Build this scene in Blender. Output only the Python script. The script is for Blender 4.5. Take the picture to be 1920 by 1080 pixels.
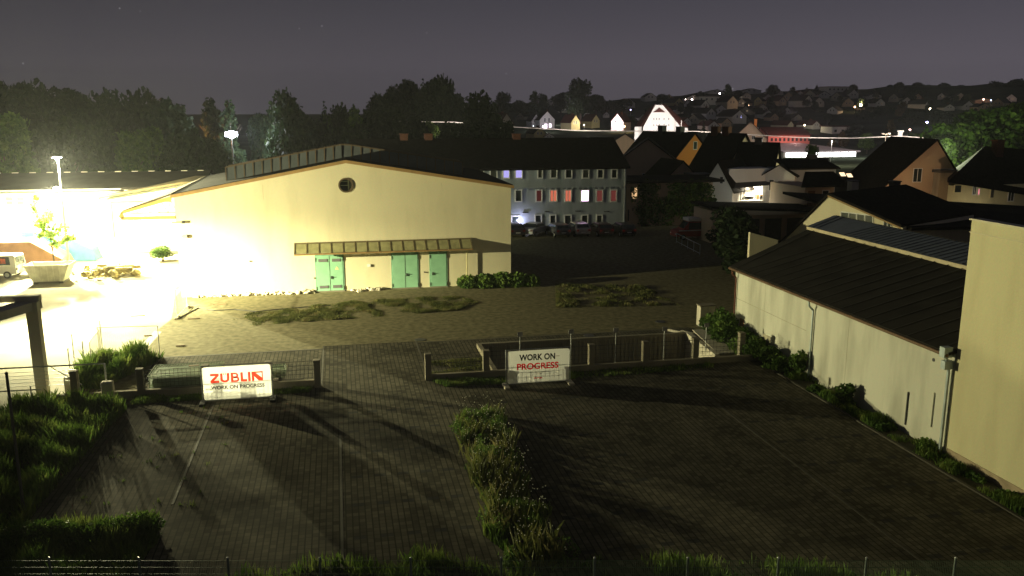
import bpy, bmesh, math, random
import numpy as np
from mathutils import Vector, Matrix
for o in list(bpy.data.objects): bpy.data.objects.remove(o)
C = bpy.context.scene.collection
R = math.radians
rnd = random.Random(7)

# ------------------------------------------------------------------ camera
CH, CF = 14.0, 1600.0
PITCH = math.atan(335 / CF); YAW = math.atan(332 / (CF / math.cos(PITCH)))
cam = bpy.data.cameras.new('camera'); co = bpy.data.objects.new('camera', cam); C.objects.link(co)
co.location = (0, 0, CH); co.rotation_euler = (math.pi / 2 - PITCH, 0, -YAW)
cam.sensor_width = 36; cam.lens = 30; cam.clip_end = 5000; cam.clip_start = 0.5
bpy.context.scene.camera = co
S = bpy.context.scene
S.view_settings.view_transform = 'Standard'; S.view_settings.look = 'None'
S.view_settings.exposure = 0; S.view_settings.gamma = 1

# ------------------------------------------------------------------ night sky
W = bpy.data.worlds.new('World'); S.world = W; W.use_nodes = True
nt = W.node_tree; nt.nodes.clear(); L = nt.links
out = nt.nodes.new('ShaderNodeOutputWorld'); bg = nt.nodes.new('ShaderNodeBackground')
tc = nt.nodes.new('ShaderNodeTexCoord'); sx = nt.nodes.new('ShaderNodeSeparateXYZ'); L.new(tc.outputs['Generated'], sx.inputs[0])
rp = nt.nodes.new('ShaderNodeValToRGB'); L.new(sx.outputs['Z'], rp.inputs[0])
el = rp.color_ramp.elements
el[0].position = 0.0; el[0].color = (.074, .066, .080, 1)
el[1].position = 0.30; el[1].color = (.021, .021, .031, 1)
e = el.new(0.05); e.color = (.082, .073, .090, 1)
e = el.new(0.15); e.color = (.043, .041, .055, 1)
# sky glow of the town: brighter towards the right of the picture (azimuth), real light pollution
gl = nt.nodes.new('ShaderNodeMath'); gl.operation = 'MULTIPLY_ADD'; L.new(sx.outputs['X'], gl.inputs[0]); gl.inputs[1].default_value = .42; gl.inputs[2].default_value = .86
mx = nt.nodes.new('ShaderNodeMix'); mx.data_type = 'RGBA'; mx.blend_type = 'MULTIPLY'; mx.inputs[0].default_value = 1
L.new(rp.outputs[0], mx.inputs[6]); L.new(gl.outputs[0], mx.inputs[7])
vo = nt.nodes.new('ShaderNodeTexVoronoi'); vo.inputs['Scale'].default_value = 34; L.new(tc.outputs['Generated'], vo.inputs['Vector'])
st = nt.nodes.new('ShaderNodeMath'); st.operation = 'LESS_THAN'; L.new(vo.outputs['Distance'], st.inputs[0]); st.inputs[1].default_value = .04
ms = nt.nodes.new('ShaderNodeMix'); ms.data_type = 'RGBA'; ms.blend_type = 'ADD'
stv = nt.nodes.new('ShaderNodeMath'); stv.operation = 'MULTIPLY'; L.new(st.outputs[0], stv.inputs[0])
spx = nt.nodes.new('ShaderNodeSeparateColor'); L.new(vo.outputs['Color'], spx.inputs[0])
pw = nt.nodes.new('ShaderNodeMath'); pw.operation = 'POWER'; L.new(spx.outputs[0], pw.inputs[0]); pw.inputs[1].default_value = 3
L.new(pw.outputs[0], stv.inputs[1])
L.new(stv.outputs[0], ms.inputs[0]); L.new(mx.outputs[2], ms.inputs[6]); ms.inputs[7].default_value = (.3, .3, .33, 1)
L.new(ms.outputs[2], bg.inputs[0]); bg.inputs[1].default_value = 1.0
L.new(bg.outputs[0], out.inputs[0])

def light(name, kind, loc, power, col, parent=None, size=.3, aim=None, cone=None, blend=.5):
    d = bpy.data.lights.new(name, kind); d.energy = power; d.color = col
    if kind == 'AREA': d.shape = 'DISK'; d.size = size
    else: d.shadow_soft_size = size
    if kind == 'SPOT': d.spot_size = R(cone); d.spot_blend = blend
    o = bpy.data.objects.new(name, d); C.objects.link(o)
    if aim is not None: o.rotation_euler = (Vector(aim) - Vector(loc)).to_track_quat('-Z', 'Y').to_euler()
    if parent is not None:
        o.parent = parent; o.location = Vector(loc) - ORG[parent.name]
    else: o.location = loc
    return o

# ------------------------------------------------------------------ picture -> world (to read positions off planes of known depth)
_f = Vector((math.sin(YAW) * math.cos(PITCH), math.cos(YAW) * math.cos(PITCH), -math.sin(PITCH)))
_r = Vector((math.cos(YAW), -math.sin(YAW), 0)); _u = _r.cross(_f)
def ray(px, py): return _f + _r * ((px - 960) / CF) + _u * ((540 - py) / CF)
def G(px, py, z=0.0):
    d = ray(px, py); return Vector((0, 0, CH)) + d * ((z - CH) / d.z)
def aY(px, py, Y):
    d = ray(px, py); return Vector((0, 0, CH)) + d * (Y / d.y)
def aX(px, py, X):
    d = ray(px, py); return Vector((0, 0, CH)) + d * (X / d.x)

def smooth(a, b, x):
    t = min(1, max(0, (x - a) / (b - a))); return t * t * (3 - 2 * t)
def terr(x, y):
    D = math.hypot(x, y); az = math.degrees(math.atan2(x, y))
    t = max(0, (D - 300) / 450)
    s = smooth(0.5, 11, az) * .60 + smooth(14, 26, az) * .30 + smooth(26, 40, az) * .15
    z = 32 * min(t, 1.0) ** 1.25 * s * (1 + .03 * math.sin(az * 1.1) + .02 * math.sin(az * 2.7 + 1))
    z += 5 * math.exp(-((az - 4) / 5) ** 2 - ((D - 260) / 60) ** 2)
    if t > 1.0: z -= 0.035 * min(D - 750, 500) * s
    return max(z, -.0)
def hit(px, py, D0=120):
    d = ray(px, py); h = math.hypot(d.x, d.y); D = D0
    while D < 745:
        p = Vector((0, 0, CH)) + d * (D / h)
        if p.z <= terr(p.x, p.y): return p
        D += 1.0
    return Vector((d.x / h * 742, d.y / h * 742, terr(d.x / h * 742, d.y / h * 742)))

# ------------------------------------------------------------------ materials
MATS = {}
def mat(name, col, rough=.85, var=.15, scale=1.5, bump=0.0, metal=0.0, emit=None, es=1.0, col2=None, detail=4, spec=.3):
    if name in MATS: return MATS[name]
    m = bpy.data.materials.new(name); m.use_nodes = True; MATS[name] = m
    n = m.node_tree.nodes; l = m.node_tree.links; b = n['Principled BSDF']
    b.inputs['Roughness'].default_value = rough; b.inputs['Metallic'].default_value = metal
    b.inputs['Specular IOR Level'].default_value = spec
    g = n.new('ShaderNodeNewGeometry'); no = n.new('ShaderNodeTexNoise'); no.inputs['Scale'].default_value = scale; no.inputs['Detail'].default_value = detail
    l.new(g.outputs['Position'], no.inputs['Vector'])
    r = n.new('ShaderNodeValToRGB'); l.new(no.outputs['Fac'], r.inputs[0])
    c2 = col2 if col2 else tuple(min(1, c * (1 + var)) for c in col)
    c1 = tuple(c * (1 - var) for c in col) if not col2 else col
    r.color_ramp.elements[0].position = .33; r.color_ramp.elements[0].color = (*c1, 1)
    r.color_ramp.elements[1].position = .67; r.color_ramp.elements[1].color = (*c2, 1)
    l.new(r.outputs[0], b.inputs['Base Color'])
    if bump:
        bp = n.new('ShaderNodeBump'); bp.inputs['Strength'].default_value = bump; bp.inputs['Distance'].default_value = .05
        n2 = n.new('ShaderNodeTexNoise'); n2.inputs['Scale'].default_value = scale * 9; l.new(g.outputs['Position'], n2.inputs['Vector'])
        l.new(n2.outputs['Fac'], bp.inputs['Height']); l.new(bp.outputs[0], b.inputs['Normal'])
    if emit:
        b.inputs['Emission Color'].default_value = (*emit, 1); b.inputs['Emission Strength'].default_value = es
    return m

def paver_mat():
    m = bpy.data.materials.new('concrete_pavers'); m.use_nodes = True
    n = m.node_tree.nodes; l = m.node_tree.links; b = n['Principled BSDF']; b.inputs['Roughness'].default_value = .9; b.inputs['Specular IOR Level'].default_value = .03
    g = n.new('ShaderNodeNewGeometry'); s = n.new('ShaderNodeSeparateXYZ'); l.new(g.outputs['Position'], s.inputs[0])
    def M(op, a, bv=None, cv=None):
        q = n.new('ShaderNodeMath'); q.operation = op
        for i, v in enumerate((a, bv, cv)):
            if v is None: continue
            if isinstance(v, (int, float)): q.inputs[i].default_value = v
            else: l.new(v, q.inputs[i])
        return q.outputs[0]
    X, Y = s.outputs['X'], s.outputs['Y']
    fx = M('FRACT', M('DIVIDE', X, .225)); fy = M('FRACT', M('DIVIDE', Y, .25))
    jx = M('LESS_THAN', fx, .20); jy = M('LESS_THAN', fy, .10)
    # each stone its own tone
    cx = M('FLOOR', M('DIVIDE', X, .225)); cy = M('FLOOR', M('DIVIDE', Y, .25))
    cb = n.new('ShaderNodeCombineXYZ'); l.new(cx, cb.inputs[0]); l.new(cy, cb.inputs[1])
    wn = n.new('ShaderNodeTexWhiteNoise'); l.new(cb.outputs[0], wn.inputs['Vector'])
    no = n.new('ShaderNodeTexNoise'); no.inputs['Scale'].default_value = .5; no.inputs['Detail'].default_value = 6; l.new(g.outputs['Position'], no.inputs['Vector'])
    tone = M('ADD', M('MULTIPLY', wn.outputs['Value'], .35), M('MULTIPLY', no.outputs['Fac'], 1.1))
    r = n.new('ShaderNodeValToRGB'); l.new(tone, r.inputs[0])
    r.color_ramp.elements[0].position = .45; r.color_ramp.elements[0].color = (.040, .036, .026, 1)
    r.color_ramp.elements[1].position = 1.0; r.color_ramp.elements[1].color = (.120, .108, .077, 1)
    # dark stones marking the bays, every 2.45 m
    row = M('LESS_THAN', M('FRACT', M('DIVIDE', M('ADD', Y, .4), 2.45)), .102)
    alt = M('LESS_THAN', M('FRACT', M('DIVIDE', cx, 4.0)), .5)
    z1 = M('MULTIPLY', M('GREATER_THAN', X, -.3), M('LESS_THAN', X, 5.4))
    z2 = M('MULTIPLY', M('GREATER_THAN', X, 7), M('LESS_THAN', X, 11.5))
    z3 = M('GREATER_THAN', X, 17.6)
    z = M('MULTIPLY', M('ADD', M('ADD', z1, z2), z3), M('LESS_THAN', Y, 40.5))
    dk = M('MULTIPLY', M('MULTIPLY', row, alt), z)
    m1 = n.new('ShaderNodeMix'); m1.data_type = 'RGBA'; l.new(M('MULTIPLY', dk, .75), m1.inputs[0]); l.new(r.outputs[0], m1.inputs[6]); m1.inputs[7].default_value = (.03, .032, .036, 1)
    m2 = n.new('ShaderNodeMix'); m2.data_type = 'RGBA'; l.new(M('MAXIMUM', M('MULTIPLY', jx, .85), M('MULTIPLY', jy, .55)), m2.inputs[0]); l.new(m1.outputs[2], m2.inputs[6]); m2.inputs[7].default_value = (.022, .024, .016, 1)
    l.new(m2.outputs[2], b.inputs['Base Color'])
    return m

def plaster(name, col, stain=(.35, .33, .25), amt=.5, low=True, rough=.92):
    m = bpy.data.materials.new(name); m.use_nodes = True; MATS[name] = m
    n = m.node_tree.nodes; l = m.node_tree.links; b = n['Principled BSDF']; b.inputs['Roughness'].default_value = rough; b.inputs['Specular IOR Level'].default_value = .1
    g = n.new('ShaderNodeNewGeometry')
    mp = n.new('ShaderNodeMapping'); l.new(g.outputs['Position'], mp.inputs['Vector']); mp.inputs['Scale'].default_value = (1, 1, .22)
    a = n.new('ShaderNodeTexNoise'); a.inputs['Scale'].default_value = .9; a.inputs['Detail'].default_value = 7; l.new(mp.outputs[0], a.inputs['Vector'])
    c = n.new('ShaderNodeTexNoise'); c.inputs['Scale'].default_value = 14; c.inputs['Detail'].default_value = 3; l.new(g.outputs['Position'], c.inputs['Vector'])
    r = n.new('ShaderNodeValToRGB'); l.new(a.outputs['Fac'], r.inputs[0]); r.color_ramp.elements[0].position = .45; r.color_ramp.elements[1].position = .75
    r.color_ramp.elements[0].color = (0, 0, 0, 1); r.color_ramp.elements[1].color = (amt, amt, amt, 1)
    m1 = n.new('ShaderNodeMix'); m1.data_type = 'RGBA'; l.new(r.outputs[0], m1.inputs[0]); m1.inputs[6].default_value = (*col, 1); m1.inputs[7].default_value = (*stain, 1)
    m2 = n.new('ShaderNodeMix'); m2.data_type = 'RGBA'; m2.blend_type = 'MULTIPLY'; m2.inputs[0].default_value = .22; l.new(m1.outputs[2], m2.inputs[6]); l.new(c.outputs['Color'], m2.inputs[7])
    l.new(m2.outputs[2], b.inputs['Base Color'])
    bp = n.new('ShaderNodeBump'); bp.inputs['Strength'].default_value = .25; bp.inputs['Distance'].default_value = .02; l.new(c.outputs['Fac'], bp.inputs['Height']); l.new(bp.outputs[0], b.inputs['Normal'])
    return m

def leafmat(name, a, b_, c_):
    m = bpy.data.materials.new(name); m.use_nodes = True; MATS[name] = m
    n = m.node_tree.nodes; l = m.node_tree.links; b = n['Principled BSDF']; b.inputs['Roughness'].default_value = .7; b.inputs['Specular IOR Level'].default_value = .15
    g = n.new('ShaderNodeNewGeometry'); no = n.new('ShaderNodeTexNoise'); no.inputs['Scale'].default_value = 1.1; no.inputs['Detail'].default_value = 5; l.new(g.outputs['Position'], no.inputs['Vector'])
    r = n.new('ShaderNodeValToRGB'); l.new(no.outputs['Fac'], r.inputs[0]); r.color_ramp.elements[0].position = .35; r.color_ramp.elements[0].color = (*a, 1)
    r.color_ramp.elements[1].position = .68; r.color_ramp.elements[1].color = (*c_, 1); e = r.color_ramp.elements.new(.5); e.color = (*b_, 1)
    l.new(r.outputs[0], b.inputs['Base Color'])
    tr = n.new('ShaderNodeBsdfTranslucent'); l.new(r.outputs[0], tr.inputs[0]); mi = n.new('ShaderNodeMixShader'); mi.inputs[0].default_value = .3
    l.new(b.outputs[0], mi.inputs[1]); l.new(tr.outputs[0], mi.inputs[2]); l.new(mi.outputs[0], n['Material Output'].inputs[0])
    return m

# ------------------------------------------------------------------ mesh building
ORG = {}
class MB:
    def __init__(s): s.v = []; s.f = []; s.m = Matrix()
    def add(s, vs, fs):
        k = len(s.v); s.v += [s.m @ Vector(p) for p in vs]; s.f += [tuple(k + i for i in q) for q in fs]; return s
    def box(s, x0, x1, y0, y1, z0, z1):
        x0, x1 = min(x0, x1), max(x0, x1); y0, y1 = min(y0, y1), max(y0, y1); z0, z1 = min(z0, z1), max(z0, z1)
        return s.add([(x0, y0, z0), (x1, y0, z0), (x1, y1, z0), (x0, y1, z0), (x0, y0, z1), (x1, y0, z1), (x1, y1, z1), (x0, y1, z1)],
              [(0, 3, 2, 1), (4, 5, 6, 7), (0, 1, 5, 4), (1, 2, 6, 5), (2, 3, 7, 6), (3, 0, 4, 7)])
    def prism(s, pts, off):
        # pts: list of 3d points (planar polygon), extruded by off
        n = len(pts); a = [Vector(p) for p in pts]; o = Vector(off); b = [p + o for p in a]
        return s.add(a + b, [tuple(range(n))[::-1], tuple(range(n, 2 * n))] + [(i, (i + 1) % n, n + (i + 1) % n, n + i) for i in range(n)])
    def tube(s, p, q, r0, r1=None, n=8):
        r1 = r0 if r1 is None else r1; p = Vector(p); q = Vector(q); d = (q - p).normalized()
        a = d.orthogonal().normalized(); b = d.cross(a); vs = []
        for i in range(n):
            t = 2 * math.pi * i / n; vs.append(p + (a * math.cos(t) + b * math.sin(t)) * r0)
        for i in range(n):
            t = 2 * math.pi * i / n; vs.append(q + (a * math.cos(t) + b * math.sin(t)) * r1)
        return s.add(vs, [tuple(range(n))[::-1], tuple(range(n, 2 * n))] + [(i, (i + 1) % n, n + (i + 1) % n, n + i) for i in range(n)])
    def path(s, pts, r, n=6):
        for a, b in zip(pts, pts[1:]): s.tube(a, b, r, n=n)
        return s
    def ball(s, c, r, n=8, k=6, sq=(1, 1, 1)):
        vs = []; fs = []
        for j in range(1, k):
            for i in range(n):
                th = math.pi * j / k; ph = 2 * math.pi * i / n
                vs.append((c[0] + r * sq[0] * math.sin(th) * math.cos(ph), c[1] + r * sq[1] * math.sin(th) * math.sin(ph), c[2] + r * sq[2] * math.cos(th)))
        vs += [(c[0], c[1], c[2] + r * sq[2]), (c[0], c[1], c[2] - r * sq[2])]; t = len(vs) - 2; bt = t + 1
        for j in range(k - 2):
            for i in range(n): fs.append((j * n + i, (j + 1) * n + i, (j + 1) * n + (i + 1) % n, j * n + (i + 1) % n))
        for i in range(n): fs.append((t, i, (i + 1) % n)); fs.append((bt, (k - 2) * n + (i + 1) % n, (k - 2) * n + i))
        return s.add(vs, fs)
    def stone(s, c, r, rng):
        # irregular lump
        k = len(s.v); s.ball(c, r, 6, 4, (rng.uniform(.8, 1.3), rng.uniform(.8, 1.3), rng.uniform(.5, .9)))
        for i in range(k, len(s.v)): s.v[i] = s.v[i] + Vector((rng.uniform(-1, 1), rng.uniform(-1, 1), rng.uniform(-1, 1))) * r * .3
        return s
    def build(s, name, m, parent=None, smooth_=False, bevel=0):
        org = ORG[parent.name] if parent is not None else Vector((0, 0, 0))
        me = bpy.data.meshes.new(name); me.from_pydata([tuple(p - org) for p in s.v], [], s.f); me.update()
        me.materials.append(m)
        if smooth_: me.polygons.foreach_set('use_smooth', [True] * len(me.polygons))
        o = bpy.data.objects.new(name, me); C.objects.link(o)
        if parent is not None: o.parent = parent
        ORG[o.name] = org.copy()
        if bevel:
            md = o.modifiers.new('bevel', 'BEVEL'); md.width = bevel; md.segments = 2; md.limit_method = 'ANGLE'
        return o

def tag(o, label=None, cat=None, group=None, kind=None):
    if label: o['label'] = label
    if cat: o['category'] = cat
    if group: o['group'] = group
    if kind: o['kind'] = kind
    return o
def thing(name, label, cat, loc=(0, 0, 0), group=None):
    o = bpy.data.objects.new(name, None); C.objects.link(o); o.location = loc; ORG[o.name] = Vector(loc)
    o.empty_display_size = .3
    return tag(o, label, cat, group)
def copy_thing(o, loc, rotz=0, scale=1, label=None):
    c = o.copy(); C.objects.link(c); c.location = loc; c.rotation_euler = (0, 0, rotz); c.scale = (scale,) * 3 if isinstance(scale, (int, float)) else scale
    ORG[c.name] = Vector(loc)
    if label: c['label'] = label
    for ch in list(o.children):
        d = ch.copy(); C.objects.link(d); d.parent = c
        for g in ch.children:
            h = g.copy(); C.objects.link(h); h.parent = d
    return c
def numob(name, V, F, m, parent=None, org=None):
    me = bpy.data.meshes.new(name); nv, nf, k = len(V), len(F), F.shape[1]
    me.vertices.add(nv); me.vertices.foreach_set('co', np.asarray(V, dtype=np.float32).ravel())
    me.loops.add(nf * k); me.loops.foreach_set('vertex_index', F.astype(np.int32).ravel())
    me.polygons.add(nf); me.polygons.foreach_set('loop_start', np.arange(0, nf * k, k, dtype=np.int32)); me.polygons.foreach_set('loop_total', np.full(nf, k, dtype=np.int32))
    me.update(); me.validate(); me.materials.append(m)
    o = bpy.data.objects.new(name, me); C.objects.link(o)
    if parent is not None: o.parent = parent
    ORG[o.name] = Vector(parent.location) if parent is not None else Vector((0, 0, 0))
    return o
def ordn(i):
    return ['first', 'second', 'third', 'fourth', 'fifth', 'sixth', 'seventh', 'eighth', 'ninth', 'tenth', 'eleventh', 'twelfth', 'thirteenth', 'fourteenth', 'fifteenth', 'sixteenth', 'seventeenth', 'eighteenth', 'nineteenth', 'twentieth'][i]

# palette
SODIUM = (1.0, .94, .53); COOL = (.80, .86, 1.0); WHITE = (1.0, .95, .85); WARM = (1.0, .62, .28)
M_cream = plaster('cream_render', (.76, .69, .48), (.58, .52, .35), .5)
M_creamR = plaster('pale_yellow_render', (.66, .61, .38), (.52, .46, .28), .7)
M_oldwhite = plaster('weathered_white_render', (.62, .61, .50), (.36, .35, .28), .95)
M_white = mat('white_paint', (.75, .74, .70), .7, .06, 2)
M_whiteW = plaster('white_render', (.78, .77, .72), (.6, .58, .52), .3)
M_blueg = plaster('blue_grey_render', (.40, .44, .47), (.26, .30, .29), .7)
M_tan = plaster('tan_render', (.62, .47, .32), (.45, .36, .26), .4)
M_orange = plaster('orange_render', (.72, .29, .08), (.58, .24, .08), .3)
M_roof = mat('dark_roof_tiles', (.014, .012, .011), .9, .35, 3, spec=.05)
M_roofR = mat('red_roof_tiles', (.075, .028, .022), .9, .3, 3, spec=.05)
M_felt = mat('bitumen_roof', (.024, .022, .018), .9, .25, .7, .1, spec=.1)
M_metalroof = mat('blue_grey_metal_roof', (.13, .15, .18), .5, .15, 1.2, metal=.2)
M_trim = mat('brown_trim', (.32, .20, .08), .6, .1, 2)
M_dark = mat('dark_metal', (.05, .05, .05), .5, .2, 3)
M_steel = mat('galvanised_steel', (.42, .43, .42), .45, .15, 6, metal=.4)
M_green = mat('green_door_paint', (.24, .46, .30), .5, .06, 2)
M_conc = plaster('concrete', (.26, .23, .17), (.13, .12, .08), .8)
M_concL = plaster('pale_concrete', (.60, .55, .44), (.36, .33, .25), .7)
M_glass = mat('dark_glass', (.035, .045, .045), .08, .2, 2, spec=.6)
M_brick = mat('brick', (.12, .05, .03), .9, .3, 8)
M_bark = mat('bark', (.07, .055, .04), .95, .4, 5, .3)
M_rubber = mat('black_rubber', (.02, .02, .02), .8, .2, 4)
M_plate = mat('grey_plastic', (.15, .15, .15), .6, .1, 3)
M_ground = mat('gravel_asphalt', (.10, .09, .05), .95, .35, 2.6, .15, detail=14, spec=.05, col2=(.19, .17, .10))
M_far = mat('dark_meadow', (.035, .045, .028), .95, .4, .05, spec=.0)
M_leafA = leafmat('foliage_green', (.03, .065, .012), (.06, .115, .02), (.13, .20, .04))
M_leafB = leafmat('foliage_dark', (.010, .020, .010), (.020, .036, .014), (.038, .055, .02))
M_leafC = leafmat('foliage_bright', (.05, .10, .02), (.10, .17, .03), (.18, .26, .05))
M_leafO = leafmat('foliage_brownish', (.05, .035, .012), (.09, .06, .02), (.14, .10, .035))
M_grass = leafmat('grass_blades', (.045, .09, .014), (.095, .16, .028), (.19, .23, .055))
M_grassdry = leafmat('dry_grass', (.05, .06, .015), (.10, .11, .03), (.17, .15, .06))
def emat(name, col, s): return mat(name, (.02, .02, .02), .6, 0, 1, emit=col, es=s)

# ------------------------------------------------------------------ ground, pavings
gm = MB()
hx0, hx1, hy0, hy1 = 8.0, 21.0, 44.2, 48.6
gx = [-400, -120, -60, hx0, hx1, 60, 150, 400]; gy = [-60, 0, 22, hy0, hy1, 90, 150]
verts = [(x, y, 0) for y in gy for x in gx]; fs = []
for j in range(len(gy) - 1):
    for i in range(len(gx) - 1):
        if gx[i] == hx0 and gy[j] == hy0: continue
        k = j * len(gx) + i; fs.append((k, k + 1, k + len(gx) + 1, k + len(gx)))
gm.add(verts, fs); tag(gm.build('ground', M_ground), kind='structure')
hv = []; hf = []; NA, ND = 90, 60
azs = [R(-42 + 100 * i / NA) for i in range(NA + 1)]
ds = [150 + (2600 - 150) * (j / ND) ** 1.9 for j in range(ND + 1)]
for j, D in enumerate(ds):
    for a in azs:
        x, y = D * math.sin(a), D * math.cos(a)
        if j == 0: y = 149.9 if abs(a) < R(50) else y; x = y * math.tan(a)
        hv.append((x, y, terr(x, y) - .05 if j else -.05))
for j in range(ND):
    for i in range(NA):
        k = j * (NA + 1) + i; hf.append((k, k + 1, k + NA + 2, k + NA + 1))
tag(MB().add(hv, hf).build('hills', M_far, smooth_=True), kind='structure')

PAVE = paver_mat()
pv = MB()
def sheet(mb, x0, x1, y0, y1, z): mb.add([(x0, y0, z), (x1, y0, z), (x1, y1, z), (x0, y1, z)], [(0, 1, 2, 3)])
sheet(pv, -12.5, 22.9, 16, 43.0, .004)
sheet(pv, -1.2, 4.3, 43.0, 51.0, .004)
sheet(pv, -10.6, -1.2, 43.6, 50.3, .004); sheet(pv, 4.3, 8.0, 43.6, 50.6, .004); sheet(pv, 8.0, 22.4, 48.6, 50.6, .004)
tag(pv.build('parking_lot', PAVE), kind='structure')
kb = MB()
M_kerb = mat('kerb_stone', (.066, .060, .044), .85, .15, 2)
for x, y0, y1 in ((-.35, 16, 36.2), (-6.35, 30.5, 41.4), (17.6, 16, 37.5), (-1.25, 43.4, 51), (4.32, 43.4, 51)): kb.box(x - .05, x + .05, y0, y1, -.02, .012)
kb.box(-10.4, -1.3, 50.3, 50.44, -.02, .012); kb.box(4.37, 22, 50.6, 50.72, -.02, .012)
# curved kerb around the planted island
def arc(cx, cy, r, a0, a1, k=10): return [(cx + r * math.cos(R(a0 + (a1 - a0) * i / k)), cy + r * math.sin(R(a0 + (a1 - a0) * i / k)), -.032) for i in range(k + 1)]
pts = arc(.65, 36.2, 1.0, 180, 90) + [(2.5, 37.3, -.032), (5.2, 37.5, -.032)]
for a, b in zip(pts, pts[1:]): kb.tube(a, b, .045, n=4)
pts = [(7.6, 37.5, -.032), (9.8, 37.4, -.032)] + arc(10.5, 36.3, 1.05, 95, 5)
for a, b in zip(pts, pts[1:]): kb.tube(a, b, .045, n=4)
pts = arc(5.6, 42.9, 1.5, 180, 270) + [(8, 41.3, -.032)]
for a, b in zip(pts, pts[1:]): kb.tube(a, b, .05, n=4)
kb.box(22.85, 23.0, 16, 41, -.02, .05)
tag(kb.build('kerb_strips', M_kerb), kind='structure')
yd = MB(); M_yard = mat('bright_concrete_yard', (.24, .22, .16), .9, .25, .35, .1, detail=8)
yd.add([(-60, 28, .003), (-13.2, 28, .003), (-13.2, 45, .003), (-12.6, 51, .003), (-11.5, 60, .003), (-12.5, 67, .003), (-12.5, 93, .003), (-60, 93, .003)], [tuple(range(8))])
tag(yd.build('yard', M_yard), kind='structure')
pa = MB(); pa.add([G(245, 668, .006), G(262, 668, .006), G(303, 622, .006), G(290, 620, .006)], [(0, 1, 2, 3)]); tag(pa.build('path', mat('pale_paving', (.42, .40, .33), .9, .1, 2)), kind='structure')

# ------------------------------------------------------------------ vegetation helpers
def blades(name, pts, hmin, hmax, m, w=.03, seed=1, lean=.35, kind='stuff', z0=0.0):
    g = np.random.default_rng(seed); P_ = np.array(pts); n = len(P_)
    h = g.uniform(hmin, hmax, n) ; a = g.uniform(0, 6.283, n); la = g.uniform(0, 6.283, n); ll = g.uniform(0, lean, n) * h
    dx, dy = np.cos(a) * w, np.sin(a) * w
    V = np.zeros((n, 4, 3))
    V[:, 0] = np.c_[P_[:, 0] - dx, P_[:, 1] - dy, P_[:, 2] * 0 + z0]; V[:, 1] = np.c_[P_[:, 0] + dx, P_[:, 1] + dy, P_[:, 2] * 0 + z0]
    mx_, my_ = P_[:, 0] + np.cos(la) * ll * .35, P_[:, 1] + np.sin(la) * ll * .35
    V[:, 2] = np.c_[mx_ + dx * .8, my_ + dy * .8, h * .6 * P_[:, 2] + z0]
    V[:, 3] = np.c_[P_[:, 0] + np.cos(la) * ll, P_[:, 1] + np.sin(la) * ll, h * P_[:, 2] + z0]
    V = V.reshape(-1, 3); F = np.array([[0, 1, 2, 3]]) + 4 * np.arange(n)[:, None]
    return numob(name, V, F, m)
def patch_pts(poly, n, seed, clump=.0, vary=.6):
    # rejection sample in polygon with clumpy height factor (third value)
    g = random.Random(seed); xs = [p[0] for p in poly]; ys = [p[1] for p in poly]; res = []
    wv = [(g.uniform(0, 6.28), g.uniform(.5, 4.5), g.uniform(0, 6.28)) for _ in range(9)]
    while len(res) < n:
        x, y = g.uniform(min(xs), max(xs)), g.uniform(min(ys), max(ys)); c = False; k = len(poly) - 1
        for i in range(len(poly)):
            xi, yi, xj, yj = poly[i][0], poly[i][1], poly[k][0], poly[k][1]
            if (yi > y) != (yj > y) and x < (xj - xi) * (y - yi) / (yj - yi) + xi: c = not c
            k = i
        if not c: continue
        q = min(1, max(0, .5 + .16 * sum(math.sin(f_ * (x * math.cos(a_) + y * math.sin(a_)) + p_) for a_, f_, p_ in wv)))
        if g.random() < clump * (1 - q) * 1.6: continue
        res.append((x, y, (1 - vary) + vary * q))
    return res
def leaves(name, blobs, n, size, m, seed=3, parent=None, shell=.55, droop=0.0):
    """blobs: (x,y,z,rx,ry,rz); n leaf clumps spread mostly near the surface of the blobs"""
    g = np.random.default_rng(seed); B = np.array(blobs, float); wts = (B[:, 3] * B[:, 4] + B[:, 4] * B[:, 5]); wts /= wts.sum()
    k = g.choice(len(B), n, p=wts); d = g.normal(size=(n, 3)); d /= np.linalg.norm(d, axis=1)[:, None]
    r = shell + (1.08 - shell) * g.random(n) ** .6
    c = B[k, :3] + d * B[k, 3:6] * r[:, None]
    a = g.normal(size=(n, 3)); a += d * .3; a /= np.linalg.norm(a, axis=1)[:, None]
    u = np.cross(a, g.normal(size=(n, 3))); u /= np.linalg.norm(u, axis=1)[:, None] + 1e-9; v = np.cross(a, u)
    s = size * g.uniform(.5, 1.3, n)[:, None]
    V = np.stack([c - u * s - v * s * .4, c + u * s * .9 - v * s * .5, c + u * s * .3 + v * s, c - u * s * .8 + v * s * .6], 1).reshape(-1, 3)
    F = np.array([[0, 1, 2, 3]]) + 4 * np.arange(n)[:, None]
    if parent is not None: V = V - np.array(ORG[parent.name])
    return numob(name, V, F, m, parent)
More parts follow.
